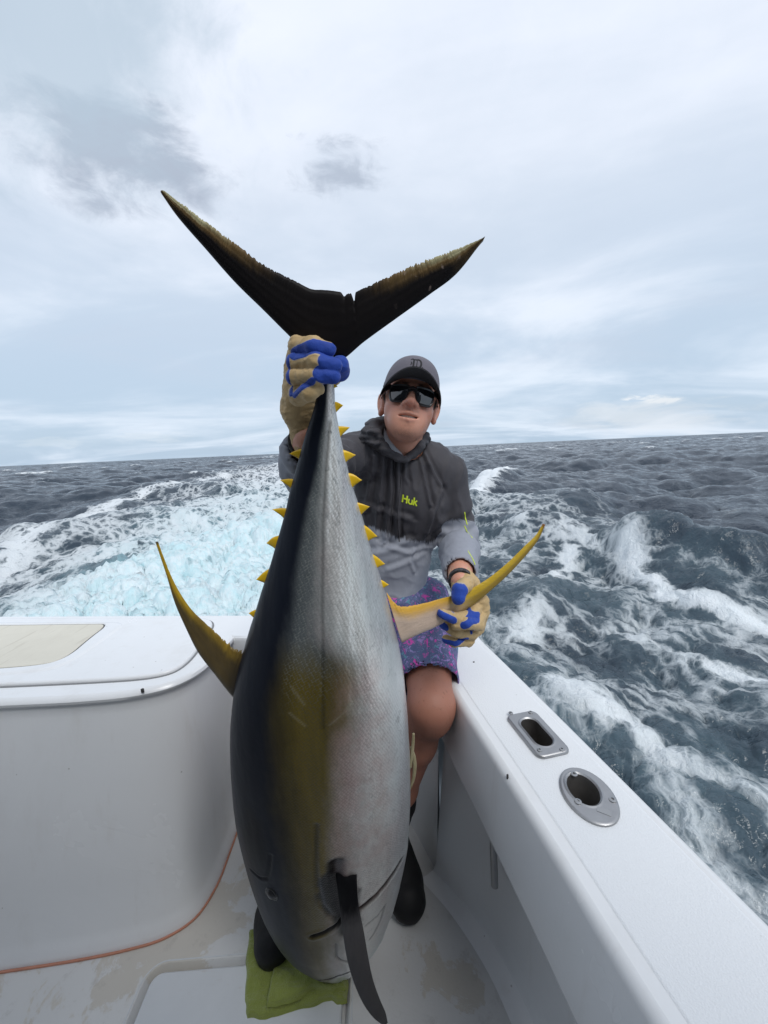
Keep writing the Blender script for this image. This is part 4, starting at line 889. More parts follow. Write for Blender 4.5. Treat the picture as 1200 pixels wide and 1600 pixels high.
must = np.exp(-(seg_dist(L, [(-.037, -.083, -.0525), (-.020, -.098, -.0450), (0, -.104, -.0440), (.020, -.098, -.0450), (.037, -.083, -.0525)])/.0050)**2)*(L[:, 1] < -.06)
chin = np.maximum(d2((0, -.084, -.103), (.036, .05, .013)), .5*d2((0, -.10, -.083), (.012, .03, .006)))
jaw = np.maximum(d2((.060, -.02, -.075), (.03, .05, .035)), d2((-.060, -.02, -.075), (.03, .05, .035)))
hairm = np.clip(.75*must+.70*chin+.28*jaw, 0, 1); brow = np.exp(-(seg_dist(np.abs(L)*np.array((1, -1, 1)), [(.014, -.098, .022), (.032, -.096, .030), (.052, -.082, .025)])/.0052)**2)*(L[:, 2] > .012)
mouthin = ((np.abs(L[:, 0]) < .027) & (L[:, 1] > -.0940) & (L[:, 1] < -.07) & (np.abs(L[:, 2]+.0595) < .0054)).astype(float)
red = np.clip(d2((.042, -.085, -.030), (.025, .05, .022))+d2((-.042, -.085, -.030), (.025, .05, .022))+1.1*d2((0, -.12, -.036), (.017, .03, .016))+.8*d2((.08, 0, -.01), (.02, .03, .04))+.8*d2((-.08, 0, -.01), (.02, .03, .04)), 0, 1)
m_skin, g = material('skin')
p = g.obj(); n = g.noise(p, 40, 5, .65); n2 = g.noise(p, 9, 4, .6); f = g.noise(p, 420, 3, .6)
c = g.mix(n, (.59, .275, .185), (.66, .335, .235)); c = g.mix(g.m('MULTIPLY', n2, .25), c, (.46, .215, .150))
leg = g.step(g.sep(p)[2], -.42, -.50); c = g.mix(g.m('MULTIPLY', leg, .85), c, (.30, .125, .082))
c = g.mix(g.m('MULTIPLY', g.attr('red'), .42), c, (.46, .155, .115)); c = g.mix(g.m('MULTIPLY', g.attr('lips'), .72), c, (.36, .125, .105))
hair = g.step(g.noise(g.scl(p, 1, 1, .5), 380, 3, .7), .32, .62); hm = g.attr('stubble')
c = g.mix(g.m('MULTIPLY', hm, g.m('ADD', .35, g.m('MULTIPLY', hair, .45))), c, (.050, .033, .026)); c = g.mix(g.attr('brow'), c, (.03, .02, .016)); c = g.mix(g.attr('inside'), c, (.05, .012, .010))
lh = g.m('MULTIPLY', leg, g.step(g.noise(g.scl(p, 150, 150, 20, rot=(.2, .3, 0)), 1.0, 3, .6), .60, .70)); c = g.mix(g.m('MULTIPLY', lh, .35), c, (.09, .045, .03))
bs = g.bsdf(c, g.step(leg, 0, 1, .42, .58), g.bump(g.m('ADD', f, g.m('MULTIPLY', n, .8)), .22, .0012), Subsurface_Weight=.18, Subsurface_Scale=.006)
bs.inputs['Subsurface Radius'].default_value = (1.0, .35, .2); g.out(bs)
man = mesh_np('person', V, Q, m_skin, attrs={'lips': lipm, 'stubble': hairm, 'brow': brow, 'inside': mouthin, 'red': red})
tag(man, 'young man in cap and sunglasses seated on the gunwale corner holding the tuna', 'person')
# teeth behind the lips
m_teeth = simple('teeth', (.62, .57, .50), .25, 200, .06)
for k in range(-4, 4):
    a0, a1 = k*.0058, (k+.97)*.0058; yy = lambda q: -.0955+7.0*q*q*1.6
    mb = MB(); z0, z1 = -.0620+abs(k+.5)*.0004, -.0530
    rings = [[hp(q, yy(q)-e_y, z) for q, e_y in ((a0, .0003), (a0*.85+a1*.15, .0008), (a0*.15+a1*.85, .0008), (a1, .0003))] for z in (z0, z0+.0008, z1)]
    mb.rings(rings, closed=False); mb.build('tooth', m_teeth, man, 80)
# short dark hair under the cap
m_hair = simple('dark_hair', (.018, .013, .011), .6, 300, .5, 500, .8, .002)
S = SDF(rng(-.05, .22, .003), rng(.99, 1.26, .003), rng(.02, .24, .003))
S.ell(hp(0, .010, .034), (.0785, .0965, .090), HM, 0)
S.plane(hp(0, -.022, 0), HMn@np.array((0, -1, -.25)), .004); S.plane(hp(0, 0, -.028), HMn@np.array((0, -.3, -1)), .004); S.plane(hp(0, 0, .075), HMn@np.array((0, 0, 1)))
Vh, Qh = S.mesh(1); Vh = Vh+vnormals(Vh, Qh)*(.0016*fbm(Vh*np.array((260, 260, 90)), 3, 4))[:, None]; mesh_np('hair', Vh, Qh, m_hair, man)

# cap: domed crown with a curved peak
def weave(name, c0, c1, sc, rough=.85, bs=.5, bd=.0012, extra=None):
    m, g = material(name); p = g.obj(); n = g.noise(p, 14, 5, .65); f = g.noise(p, sc, 3, .6)
    g.out(g.bsdf(g.mix(g.m('ADD', g.m('MULTIPLY', n, .7), g.m('MULTIPLY', f, .3)), c0, c1), rough, g.bump(f, bs, bd), Sheen_Weight=.06)); return m
m_cap = weave('cap_cloth', (.098, .090, .110), (.150, .140, .166), 420); m_peak = weave('cap_peak_cloth', (.010, .010, .013), (.019, .019, .023), 420); m_emb = weave('embroidery', (.008, .008, .010), (.018, .018, .02), 600)
nA2, nB = 72, 22; Vc = []
def crown(a, b):        # a round the head (0 = front), b from the band (0) to the button (1)
    ca, sa = cos(a), sin(a); fr_ = max(0, ca)
    z = .036+.084*sin(b*pi/2)**(.92); q = cos(b*pi/2)**(.62-.12*fr_)
    x_ = .0775*sa*q; y_ = .008-(.112 if ca > 0 else .104)*ca*q
    seam = .0010*math.exp(-((((a/(2*pi)*6) % 1)-.5)/.05)**2)
    return hp(x_*(1-seam*6), y_*(1-seam*6), z)
rings = [[crown(2*pi*k/nA2, b) for k in range(nA2)] for b in np.linspace(0, .985, nB)]
mb = MB(); mb.rings(rings, True, False, True); mb.rings([[hp(*(hl(q[None])[0]*np.array((.965, .97, 1)))) for q in rings[i]] for i in (0, 4)][::-1]); mb.rings([[hp(*(hl(q[None])[0]*np.array((.965, .97, 1)))) for q in rings[0]], rings[0]])
cap_o = mb.build('cap', m_cap, man, 60)
mb = MB(); nP, nQ = 48, 14
def peak(u, v, t):      # u across, v outwards
    a = u*R(74); x0, y0 = .0775*sin(a), .008-.111*cos(a)
    ln = .078*max(0, cos(u*pi/2))**.45
    xx = x0+ (.012*u)*v*(1-abs(u)*.3); yy = y0-ln*v; sx = xx/.078
    zz = .0405-.021*sx*sx-.004*v*v-.003*v-.012*v*sx*sx+t
    return hp(xx, yy, zz)
for t, fl in ((.0018, 1), (-.0018, 0)):
    rings = [[peak(-1+2*k/(nP-1), j/(nQ-1), t) for k in range(nP)] for j in range(nQ)]
    mb.rings(rings if fl else rings[::-1], closed=False)
mb.rings([[peak(-1+2*k/(nP-1), 1, t) for k in range(nP)] for t in (-.0018, .0018)], closed=False)
pk = mb.build('cap_peak', m_peak, cap_o, 60)
mb = MB(); bt = hp(0, .006, .1335); mb.rings([[bt+HMn@np.array((r_*cos(a), r_*sin(a), z)) for a in np.linspace(0, 2*pi, 16, endpoint=False)] for r_, z in ((.008, -.002), (.007, .002), (.003, .0038))], True, False, True); mb.build('button', m_cap, cap_o)
# embroidered blackletter D on the front of the crown, built from raised strokes laid on the cloth
bvc = BVHTree.FromPolygons([tuple(q) for r_ in [[crown(2*pi*k/nA2, b) for k in range(nA2)] for b in np.linspace(0, .985, nB)] for q in r_], [(i*nA2+j, i*nA2+(j+1) % nA2, (i+1)*nA2+(j+1) % nA2, (i+1)*nA2+j) for i in range(nB-1) for j in range(nA2)])
def lay(bv, o, d, off):
    hit = bv.ray_cast(Vector(o), Vector(d).normalized())
    return None if hit[0] is None else np.array(hit[0])-np.array(Vector(d).normalized())*off
def stroke(mb, bv, path, wd, org, ax_, ay_, ray_d, off=.0006, hgt=.0010, n=5):
    path = spline([(*q, 0) for q in path], max(10, 5*len(path)))[:, :2]; rings = []
    for i, q in enumerate(path):
        t = path[min(i+1, len(path)-1)]-path[max(i-1, 0)]; t = t/(np.linalg.norm(t)+1e-9); nn = np.array((-t[1], t[0])); r = []
        w_ = wd if not callable(wd) else wd(i/(len(path)-1))
        for k in np.linspace(-1, 1, n):
            s_q = q+nn*w_*k; o = org+ax_*s_q[0]+ay_*s_q[1]-ray_d*.05; h_ = lay(bv, o, ray_d, off+hgt*(1-k*k))
            if h_ is None: break
            r.append(h_)
        if len(r) == n: rings.append(r)
    if len(rings) > 1: mb.rings(rings, closed=False)
ex, ey, ez = HMn[:, 0], HMn[:, 1], HMn[:, 2]
mb = MB(); org = hp(0, -.10, .076)
for pth, w_ in (([(-.016, .014), (-.012, .017), (-.006, .014), (-.002, .016)], .0022), ([(-.008, .014), (-.008, 0), (-.008, -.014)], .0028), ([(-.016, -.012), (-.010, -.015), (-.002, -.013), (.005, -.015)], .0022), ([(-.002, .014), (.006, .016), (.012, .009), (.012, -.005), (.005, -.013)], .0030), ([(.001, .010), (.001, -.010)], .0012), ([(.012, -.008), (.017, -.012), (.018, -.006)], .0014), ([(-.016, .006), (-.013, .002), (-.016, -.004)], .0013)):
    stroke(mb, bvc, pth, w_*.85, org, ex*.92, ez*.92, ey)
mb.build('cap_emblem', m_emb, cap_o, 60)

# sunglasses
m_frame = simple('glossy_black_frame', (.008, .008, .009), .28, Specular_IOR_Level=.6)
m_lens, g = material('dark_lens'); g.out(g.bsdf((.006, .007, .008), .04, None, Specular_IOR_Level=.9, Coat_Weight=.5, Coat_Roughness=.02))
gl = MB(); gz = .0015
def gpt(x_, z_, off=0): return hp(x_, -.1075+5.2*x_*x_-off, z_+gz-.004)
def gl_ring(out, off): return [gpt(a, b, off) for a, b in out]
for s in (-1, 1):
    shape = [(.0070, .016), (.0095, .0195), (.018, .0205), (.044, .0205), (.0555, .0175), (.0580, .012), (.0565, -.010), (.0525, -.0225), (.046, -.0265), (.024, -.0265), (.0165, -.0235), (.0105, -.009)]
    out = chaikin([(s*a, b) for a, b in shape], 3); out = out if s < 0 else out[::-1]
    inn_ = [(s*.0325+(a-s*.0325)*.868, -.0015+(b+.0015)*.80) for a, b in out]
    gl.rings([gl_ring(inn_, -.002), gl_ring(inn_, .0022), gl_ring([(s*.0325+(a-s*.0325)*.95, -.0015+(b+.0015)*.92) for a, b in out], .0034), gl_ring(out, .0020), gl_ring(out, -.0025), gl_ring(inn_, -.0025)])
gl.tube([gpt(-.0115, .011, .001), gpt(0, .0135, .002), gpt(.0115, .011, .001)], .0040, 10); gl.tube([gpt(-.010, .004, .0005), gpt(0, .0085, .0015), gpt(.010, .004, .0005)], .0028, 8)
for s in (-1, 1):
    gl.rings([[hp(s*(x_+dx_), y_, z_+dz_) for dx_, dz_ in ((-.0015, -h_), (.0018, -h_), (.0018, h_), (-.0015, h_))] for x_, y_, z_, h_ in ((.0560, -.0930, .010, .0070), (.0660, -.075, .010, .0062), (.0735, -.045, .009, .0050), (.0775, -.010, .009, .004), (.0785, .015, .004, .004), (.077, .030, -.008, .003))], True, True, True)
glo = gl.build('sunglasses', m_frame, man, 40)
for s in (-1, 1):
    out = chaikin([(s*a, b) for a, b in shape], 3); out = out if s < 0 else out[::-1]; mb = MB()
    rings = [gl_ring([(s*.0325+(a-s*.0325)*.885*q, -.0015+(b+.0015)*.82*q) for a, b in out], .0008+.0012*(1-q*q)) for q in (1, .75, .5, .25, .02)]
    mb.rings(rings, True, False, True); mb.build('lens', m_lens, glo, 80)

# long-sleeved shirt
S = SDF(rng(-.26, .34, .0042), rng(.58, 1.36, .0046), rng(-.53, .12, .0042))
S.ell((.062, 1.195, -.13), (.152, .098, .150), None, .03); S.ell((.100, 1.19, -.18), (.105, .094, .12), None, .03); S.ell((.022, 1.205, -.33), (.118, .102, .15), None, .05); S.ell((.005, 1.215, -.455), (.120, .106, .075), None, .04)
S.chain([neck0+(0, .012, -.02), mid(neck0, shL, .55)+(0, .008, .012), shL], [.066, .058, .056], .03); S.chain([neck0+(0, .012, -.02), mid(neck0, shR, .6)+(0, 0, .012), shR], [.066, .056, .056], .03)
S.chain([shL, mid(shL, elL, .45), mid(shL, elL, .85), elL+(0, -.005, .0), mid(elL, wrL, .35), mid(elL, wrL, .80)], [.057, .054, .056, .055, .051, .0430], .012)
S.chain([shR, mid(shR, elR, .5), elR, mid(elR, wrR, .5)+(-.004, 0, -.012), mid(elR, wrR, .80)+(-.004, 0, -.010)], [.057, .050, .053, .050, .044], .012)
bag = elR; S.chain([mid(shR, elR, .8)+(0, 0, -.03), mid(elR, wrR, .45)+(0, 0, -.03)], [.035, .034], .03)
# open cuffs and neck
uL = (wrL-elL)/np.linalg.norm(wrL-elL); uR = (wrR-elR)/np.linalg.norm(wrR-elR)
S.cap(mid(elL, wrL, .72), wrL+uL*.06, .0350, .034, .002, 'sub'); S.cap(mid(elR, wrR, .58)+(-.004, 0, -.012), wrR+uR*.06, .036, .034, .002, 'sub')
S.cap(neck0+(0, .0, .006), hp(0, 0, -.05), .056, .064, .010, 'sub')
S.plane((0, 0, -.472), (.12, 0, -1), .01)
V, Q = S.mesh(3); N = vnormals(V, Q)
front = np.clip(-N[:, 1], 0, 1)
xz = V[:, [0, 2]]
def fold(path, w, amp, mask=None, Y=1.09):
    """a soft crease: ridge with a valley beside it"""
    global V
    pp = [(q[0], q[2]) for q in path]; d = seg_dist(xz, pp); mk = front if mask is None else mask
    a, b = np.array(pp[0]), np.array(pp[-1]); nn = np.array((-(b-a)[1], (b-a)[0])); nn /= np.linalg.norm(nn)+1e-9
    sd_ = np.zeros(len(xz)); best = np.full(len(xz), 1e9)
    for q0, q1 in zip(pp[:-1], pp[1:]):
        q0, q1 = np.array(q0), np.array(q1); ba = q1-q0; h_ = np.clip(((xz-q0)@ba)/(ba@ba), 0, 1); v_ = xz-q0-h_[:, None]*ba; dd = np.linalg.norm(v_, axis=1)
        sg = np.sign(ba[0]*v_[:, 1]-ba[1]*v_[:, 0]); m_ = dd < best; sd_[m_] = (dd*sg)[m_]; best[m_] = dd[m_]
    V = V+N*(amp*(np.exp(-(sd_/w)**2)-.75*np.exp(-((sd_-1.7*w)/w)**2))*mk)[:, None]
tors = front*sst(V[:, 1], 1.02, 1.06)
for pth, w_, a_ in [([(0.0042, 1.09, -0.0016), (-0.0021, 1.09, -0.1023), (-0.0142, 1.09, -0.1732), (-0.0248, 1.09, -0.2457)], 0.007, 0.006), ([(0.0243, 1.09, -0.0197), (0.0236, 1.09, -0.1212), (0.0083, 1.09, -0.2288), (-0.0005, 1.09, -0.2653)], 0.006, 0.006), ([(0.0448, 1.09, -0.031), (0.0423, 1.09, -0.1399), (0.0364, 1.09, -0.2448)], 0.006, 0.005), ([(-0.0227, 1.09, -0.0176), (-0.0355, 1.09, -0.1008), (-0.0498, 1.09, -0.1716)], 0.008, 0.006), ([(0.1044, 1.09, -0.0232), (0.1164, 1.09, -0.09), (0.1286, 1.09, -0.1617)], 0.006, 0.005), ([(0.1169, 1.09, -0.01), (0.1416, 1.09, -0.0701), (0.1617, 1.09, -0.1133)], 0.006, 0.005), ([(0.0654, 1.09, -0.0388), (0.0605, 1.09, -0.0787), (0.0704, 1.09, -0.0968)], 0.005, 0.003), ([(0.1614, 1.09, -0.1275), (0.1353, 1.09, -0.18), (0.1193, 1.09, -0.2431)], 0.009, 0.008), ([(-0.0701, 1.09, -0.1527), (0.0, 1.09, -0.1739), (0.0704, 1.09, -0.1988)], 0.01, 0.004), ([(-0.0512, 1.09, -0.3039), (0.0056, 1.09, -0.2916), (0.0683, 1.09, -0.261)], 0.011, 0.004), ([(0.0033, 1.09, -0.346), (0.0513, 1.09, -0.3312), (0.1065, 1.09, -0.3112)], 0.009, 0.0035), ([(-0.0045, 1.09, -0.2743), (0.0669, 1.09, -0.3019), (0.1107, 1.09, -0.2927)], 0.009, 0.004), ([(0.0817, 1.09, -0.2914), (0.0661, 1.09, -0.3244), (0.0796, 1.09, -0.359)], 0.006, 0.004)]:
    fold(pth, w_*.85, a_*1.35, tors)
arm = lambda a, b: (((V-a)@(b-a))/((b-a)@(b-a)))
dline = lambda a, b: seg_dist(V, [a, b])
mL = (dline(elL, wrL) < .085)*1.0; mU = (dline(shL, elL) < .085)*sst(V[:, 0], .10, .14)
tU, tF = arm(shL, elL), arm(elL, wrL)
wv = .30*fbm(V*np.array((9, 9, 9)), 3, 6)
V = V+N*(mU*.0030*np.sin((tU+wv*.35)*34+V[:, 0]*40)*sst(tU, .15, .7))[:, None]
V = V+N*(mL*(.0050*np.exp(-((tF-.10-wv*.1)/.05)**2)-.0050*np.exp(-((tF-.20-wv*.1)/.035)**2)+.0035*np.exp(-((tF-.34-wv*.15)/.05)**2)-.002*np.exp(-((tF-.55-wv*.2)/.04)**2)))[:, None]
mR = ((np.minimum(dline(shR, elR), dline(elR, wrR)) < .09)*1.0)*sst(V[:, 0], .0, -.06)
V = V+N*(mR*.0035*np.sin(arm(shR, elR)*30+wv*6))[:, None]
# printed fade: how far above the dark/pale border each point lies
zt = np.interp(V[:, 0], [-0.0382, 0.033, 0.1268], [-0.2214, -0.2506, -0.2773])
fade = V[:, 2]-zt
isL = (V[:, 0] > .158) & (dline(shL, elL) < .0665) | (dline(elL, wrL) < .07)
fade = np.where(isL, (.80-tU)*.24-np.clip(tF, 0, 1)*.25, fade)
isR = (V[:, 1] < 1.0) & (V[:, 0] < .02)
fade = np.where(isR, (.62-arm(shR, elR))*.24, fade)
rg = 1-np.abs(fbm(V*np.array((15, 15, 7))+.5*fbm(V*6, 2, 5)[:, None], 3, 31)); rg2 = 1-np.abs(fbm(V*np.array((11, 11, 22))+.4*fbm(V*7, 2, 6)[:, None], 3, 41))
V = V+N*(.0052*np.clip(rg, 0, 1)**4*sst(fade, -.03, .03)+.0022*np.clip(rg2, 0, 1)**4*sst(fade, .03, -.03))[:, None]
V = V+N*(.0012*fbm(V*np.array((26, 26, 11)), 4, 12)+.0006*fbm(V*np.array((70, 70, 30)), 3, 2))[:, None]
across = np.where(isL | isR, np.arctan2(V[:, 2]+.2, V[:, 0]-.2)*.06, V[:, 0])
m_shirt, g = material('fade_shirt')
p = g.obj(); fd = g.attr('fade'); acx = g.attr('across')
stv = g.comb(g.m('MULTIPLY', acx, 1.0), g.m('MULTIPLY', fd, .10), 0.0)
drip = g.m('ADD', g.m('MULTIPLY', g.noise(stv, 190, 3, .75), .055), g.m('MULTIPLY', g.noise(stv, 45, 3, .6), .030))
e = g.step(g.m('ADD', fd, g.m('SUBTRACT', drip, .042)), -.0055, .0055)
n = g.noise(p, 9, 5, .6); f = g.noise(p, 520, 2, .5)
dk_ = g.mix(n, (.029, .027, .033), (.052, .049, .057)); lt_ = g.mix(n, (.235, .25, .295), (.285, .30, .345))
dk_ = g.mix(g.step(fd, .05, .0, 0, .5), dk_, (.020, .019, .023))
c = g.mix(e, lt_, dk_)
g.out(g.bsdf(c, .72, g.bump(g.m('ADD', g.m('MULTIPLY', g.noise(g.scl(p, 1, 1, .4), 34, 4, .6), 1.0), g.m('MULTIPLY', f, .15)), .20, .004), Sheen_Weight=.05))
shirt = mesh_np('shirt', V, Q, m_shirt, man, attrs={'fade': fade, 'across': across})
bvs = BVHTree.FromPolygons([tuple(q) for q in V], [tuple(int(k) for k in f) for f in Q])
# lettering on the chest and the printed marks down the sleeve
m_print = simple('lime_print', (.56, .68, .03), .6)
mb = MB(); o_ = np.array((0.0725, 1.08, -0.1444)); rd = o_/np.linalg.norm(o_); rd = np.array((0, 1.0, 0))
exx = np.array((.95, 0, -.30)); ezz = np.array((.16, 0, .98)); U_ = .00232
for pth, w_ in (([(-8.5, 4.6), (-8.5, 0), (-8.5, -4.6)], .95), ([(-3.4, 4.6), (-3.4, 0), (-3.4, -4.6)], .95), ([(-8.5, .3), (-6, .3), (-3.4, .3)], .85), ([(-.9, 1.6), (-1.0, -2.6), (.6, -4.2), (2.4, -3.8), (3.2, -2.4)], .85), ([(3.2, 1.6), (3.2, -1.0), (3.2, -4.6)], .85), ([(5.3, 4.8), (5.3, 0), (5.3, -4.6)], .85), ([(9.0, 1.9), (7.2, -.2), (5.6, -1.0)], .85), ([(6.2, -.9), (7.8, -2.6), (9.2, -4.6)], .85)):
    stroke(mb, bvs, [(a*U_, b*U_) for a, b in pth], w_*U_, o_, exx, ezz, rd, .0012, .0005, 3)
mb.build('chest_print', m_print, shirt, 80)
mb = MB()
for (ax0, ay0), (bx0, by0), w_ in [((0.2354, -0.1899), (0.2423, -0.2269), 0.0014), ((0.2342, -0.2298), (0.2429, -0.2521), 0.0012), ((0.2086, -0.2603), (0.2163, -0.2835), 0.0011)]:
    stroke(mb, bvs, [(ax0-.004, ay0), ((ax0+bx0)/2-.004, (ay0+by0)/2), (bx0-.004, by0)], w_, np.array((0, .9, 0)), np.array((1., 0, 0)), np.array((0, 0, 1.)), np.array((0, 1., 0)), .0012, .0005, 3)
    if mb.v: mb.build('sleeve_print', m_print, shirt, 80)
    mb = MB()

# hood bunched round the neck, with pale lining
m_hood = weave('hood_cloth', (.034, .032, .038), (.058, .055, .062), 480, .75); m_lin = weave('hood_lining', (.30, .33, .37), (.40, .43, .47), 480, .8)
S = SDF(rng(-.10, .20, .0036), rng(1.0, 1.34, .0036), rng(-.11, .10, .0036))
loop = [(0.0866, 1.105, -0.0157), (0.1052, 1.11, 0.0009), (0.1255, 1.16, 0.0257), (0.125, 1.235, -0.015), (0.1, 1.285, 0.0), (0.03, 1.285, 0.01), (0.0038, 1.19, 0.0652), (-0.0161, 1.13, 0.0593), (-0.022, 1.085, 0.0302), (0.0076, 1.075, -0.0017), (0.0443, 1.075, -0.0271), (0.065, 1.08, -0.0333)]
S.chain([np.array(q) for q in loop], [.014, .014, .016, .026, .032, .036, .026, .024, .024, .0135, .0095, .0085], .012); S.chain([np.array(loop[-1]), np.array(loop[0])], [.0085, .012], .01)
bl = np.array((-0.0166, 1.07, 0.0296)); S.ell(bl, (.022, .020, .023), None, .004); S.cap(bl+(.0, -.020, .004), bl+(.006, -.018, -.008), .0075, .006, .004, 'sub'); S.chain([bl+(-.012, -.012, .012), bl+(0, -.018, .014), bl+(.012, -.012, .006)], [.007, .008, .006], .003); S.chain([bl+(-.016, -.006, -.01), bl+(-.004, -.017, -.016), bl+(.010, -.014, -.012)], [.006, .007, .006], .003)
S.chain([bl+(-.02, .01, .02), bl+(-.035, .02, -.01), bl+(-.03, .015, -.04)], [.014, .013, .008], .01)
V, Q = S.mesh(2); N = vnormals(V, Q); a_ = np.arctan2(V[:, 1]-1.16, V[:, 0]-.07)
V = V+N*((.0016-.0012*sst(V[:, 1], 1.13, 1.09)*sst(V[:, 0], .04, .07))*np.sin(V[:, 2]*330+3*fbm(V*18, 3, 4)+a_*4)+.0016*fbm(V*np.array((40, 40, 40)), 3, 7))[:, None]
hood = mesh_np('hood', V, Q, m_hood, shirt)
ln_ = [(0.009, 1.085, 0.0289), (0.0182, 1.078, 0.0063), (0.0382, 1.078, -0.0099), (0.0585, 1.083, -0.0279)]
mb = MB(); up_ = [(0.0105, 1.12, 0.0576), (0.0249, 1.105, 0.0287), (0.0448, 1.1, 0.0035), (0.0608, 1.09, -0.023)]
A2, B2 = spline(ln_, 14), spline(up_, 14); mb.rings([[tuple(a*(1-q)+b*q+np.array((0, -.006*sin(q*pi), 0))) for q in np.linspace(0, 1, 6)] for a, b in zip(A2, B2)], closed=False); mb.build('lining', m_lin, hood, 60)
m_cord = weave('drawcord', (.030, .028, .034), (.055, .052, .06), 700, .8)
for path in [[(616, 716), (617, 745), (613, 790), (609, 832)], [(627, 720), (627, 750), (622, 800), (624, 846)]]:
    P3 = []
    for q in spline([(*q, 0) for q in path], 24):
        dd = (rt*(q[0]-600)-up*(q[1]-800)+fwd*620).normalized(); h_ = lay(bvs, (0, 0, 0), dd, .0015)
        if h_ is not None: P3.append(h_)
    if len(P3) > 3: MB().tube(P3, .0017, 6).build('drawstring', m_cord, hood, 80)

# patterned board shorts
S = SDF(rng(-.40, .24, .0043), rng(.84, 1.38, .0043), rng(-.84, -.33, .0043))
S.ell((.008, 1.225, -.50), (.150, .118, .095), None, .03); S.ell((.008, 1.21, -.455), (.128, .112, .05), None, .03)
for hi, kn in ((hipL, knL), (hipR, knR)): S.chain([hi, mid(hi, kn, .5), mid(hi, kn, .74)], [.098, .090, .0835], .02)
for hi, kn in ((hipL, knL), (hipR, knR)): S.cap(mid(hi, kn, .66), mid(hi, kn, 1.2), .0745, .078, .002, 'sub')
V, Q = S.mesh(9); N = vnormals(V, Q); V = V+N*(.0032*fbm(V*np.array((16, 9, 20)), 2, 3)+.0022*np.sin(V[:, 1]*45+4*fbm(V*7, 2, 8)))[:, None]
m_short, g = material('leaf_print_shorts')
p = g.obj(); w_ = g.vm('ADD', p, g.vm('MULTIPLY', g.vm('SUBTRACT', g.noise(p, 38, 3, .6, color=True), (.5, .5, .5)), (.022, .022, .022)))
a1 = g.noise(g.scl(w_, 1, .4, 1, rot=(.3, .5, .9)), 52, 3, .7, 1.2); a2 = g.noise(g.scl(w_, .6, 1, 1, rot=(.9, -.5, .2), loc=(3, 1, 5)), 52, 3, .7, 1.4); a3 = g.noise(g.scl(w_, 1, 1, .6, loc=(7, 3, 2), rot=(-.4, .9, .3)), 62, 3, .7, 1.6); zone = g.noise(p, 17, 3, .6)
c = g.mix(g.noise(p, 30, 4, .6), (.045, .065, .16), (.10, .13, .25)); c = g.mix(g.step(a3, .52, .58), c, (.12, .12, .25))
c = g.mix(g.m('MULTIPLY', g.step(a1, .56, .59), g.step(zone, .44, .54)), c, (.56, .055, .36)); c = g.mix(g.m('MULTIPLY', g.step(a2, .545, .58), g.step(zone, .52, .42)), c, (.09, .25, .33))
c = g.mix(g.m('MULTIPLY', g.step(a1, .46, .44), g.step(a2, .50, .53)), c, (.28, .19, .46))
g.out(g.bsdf(c, .75, g.bump(g.noise(p, 420, 2), .3, .0015)))
shorts = mesh_np('shorts', V, Q, m_short, man)

# black deck boots
m_boot, g = material('black_boot'); p = g.obj(); n = g.noise(p, 24, 4, .6); g.out(g.bsdf(g.mix(n, (.006, .006, .007), (.014, .014, .015)), .62, g.bump(g.noise(p, 150, 3), .3, .001), Specular_IOR_Level=.3))
for an, kn_b, toe in ((anL, knL, np.array((0.0176, 0.93, -1.2506))), (anR, knR, np.array((-0.3376, 0.845, -1.249)))):
    toe[2] = DECK+.048; heel = np.array((an[0], an[1]+.045, DECK+.045)); S = SDF(rng(min(an[0], toe[0])-.09, max(an[0], toe[0])+.09, .0045), rng(toe[1]-.09, an[1]+.12, .0045), rng(DECK-.01, DECK+.40, .0045))
    ball = heel*.30+toe*.70
    S.chain([heel, ball, toe], [.043, .057, .050], .02); S.chain([mid(an, kn_b, .24), mid(an, kn_b, .10), an+(0, .0, -.03), ball+(0, .05, .035)], [.056, .049, .046, .036], .03); S.plane((0, 0, DECK+.001), (0, 0, -1), .004)
    V, Q = S.mesh(2); V = V+vnormals(V, Q)*(.0018*fbm(V*24, 3, 5))[:, None]; mesh_np('boot', V, Q, m_boot, man)

# work gloves: tan leather with blue backs to the fingers
m_glove, g = material('work_glove')
p = g.obj(); bl_ = g.attr('blue'); n = g.noise(p, 28, 5, .65); f = g.noise(p, 380, 3, .65); wr_ = g.noise(g.scl(p, 1, 1, 1), 60, 4, .6, .8)
tan_ = g.mix(n, (.42, .285, .125), (.56, .40, .20)); tan_ = g.mix(g.m('MULTIPLY', g.step(wr_, .58, .72), .25), tan_, (.24, .15, .07)); blu = g.mix(n, (.004, .035, .27), (.008, .060, .40))
seam = g.m('MULTIPLY', g.step(bl_, .18, .40), g.step(bl_, .72, .50)); c = g.mix(g.step(bl_, .44, .56), tan_, blu); c = g.mix(g.m('MULTIPLY', seam, .75), c, (.40, .36, .33))
g.out(g.bsdf(c, .72, g.bump(g.m('ADD', g.m('MULTIPLY', f, .4), g.m('MULTIPLY', wr_, 1.0)), .4, .0025), Sheen_Weight=.1))
m_strap, g = material('glove_strap'); p = g.obj(); n = g.step(g.noise(p, 120, 3), .5, .56); g.out(g.bsdf(g.mix(n, (.015, .015, .017), (.05, .05, .055)), .7))
def capsdf(P_, ch, r): return np.minimum.reduce([seg_dist(P_, [a, b])-r for a, b in zip(ch[:-1], ch[1:])])
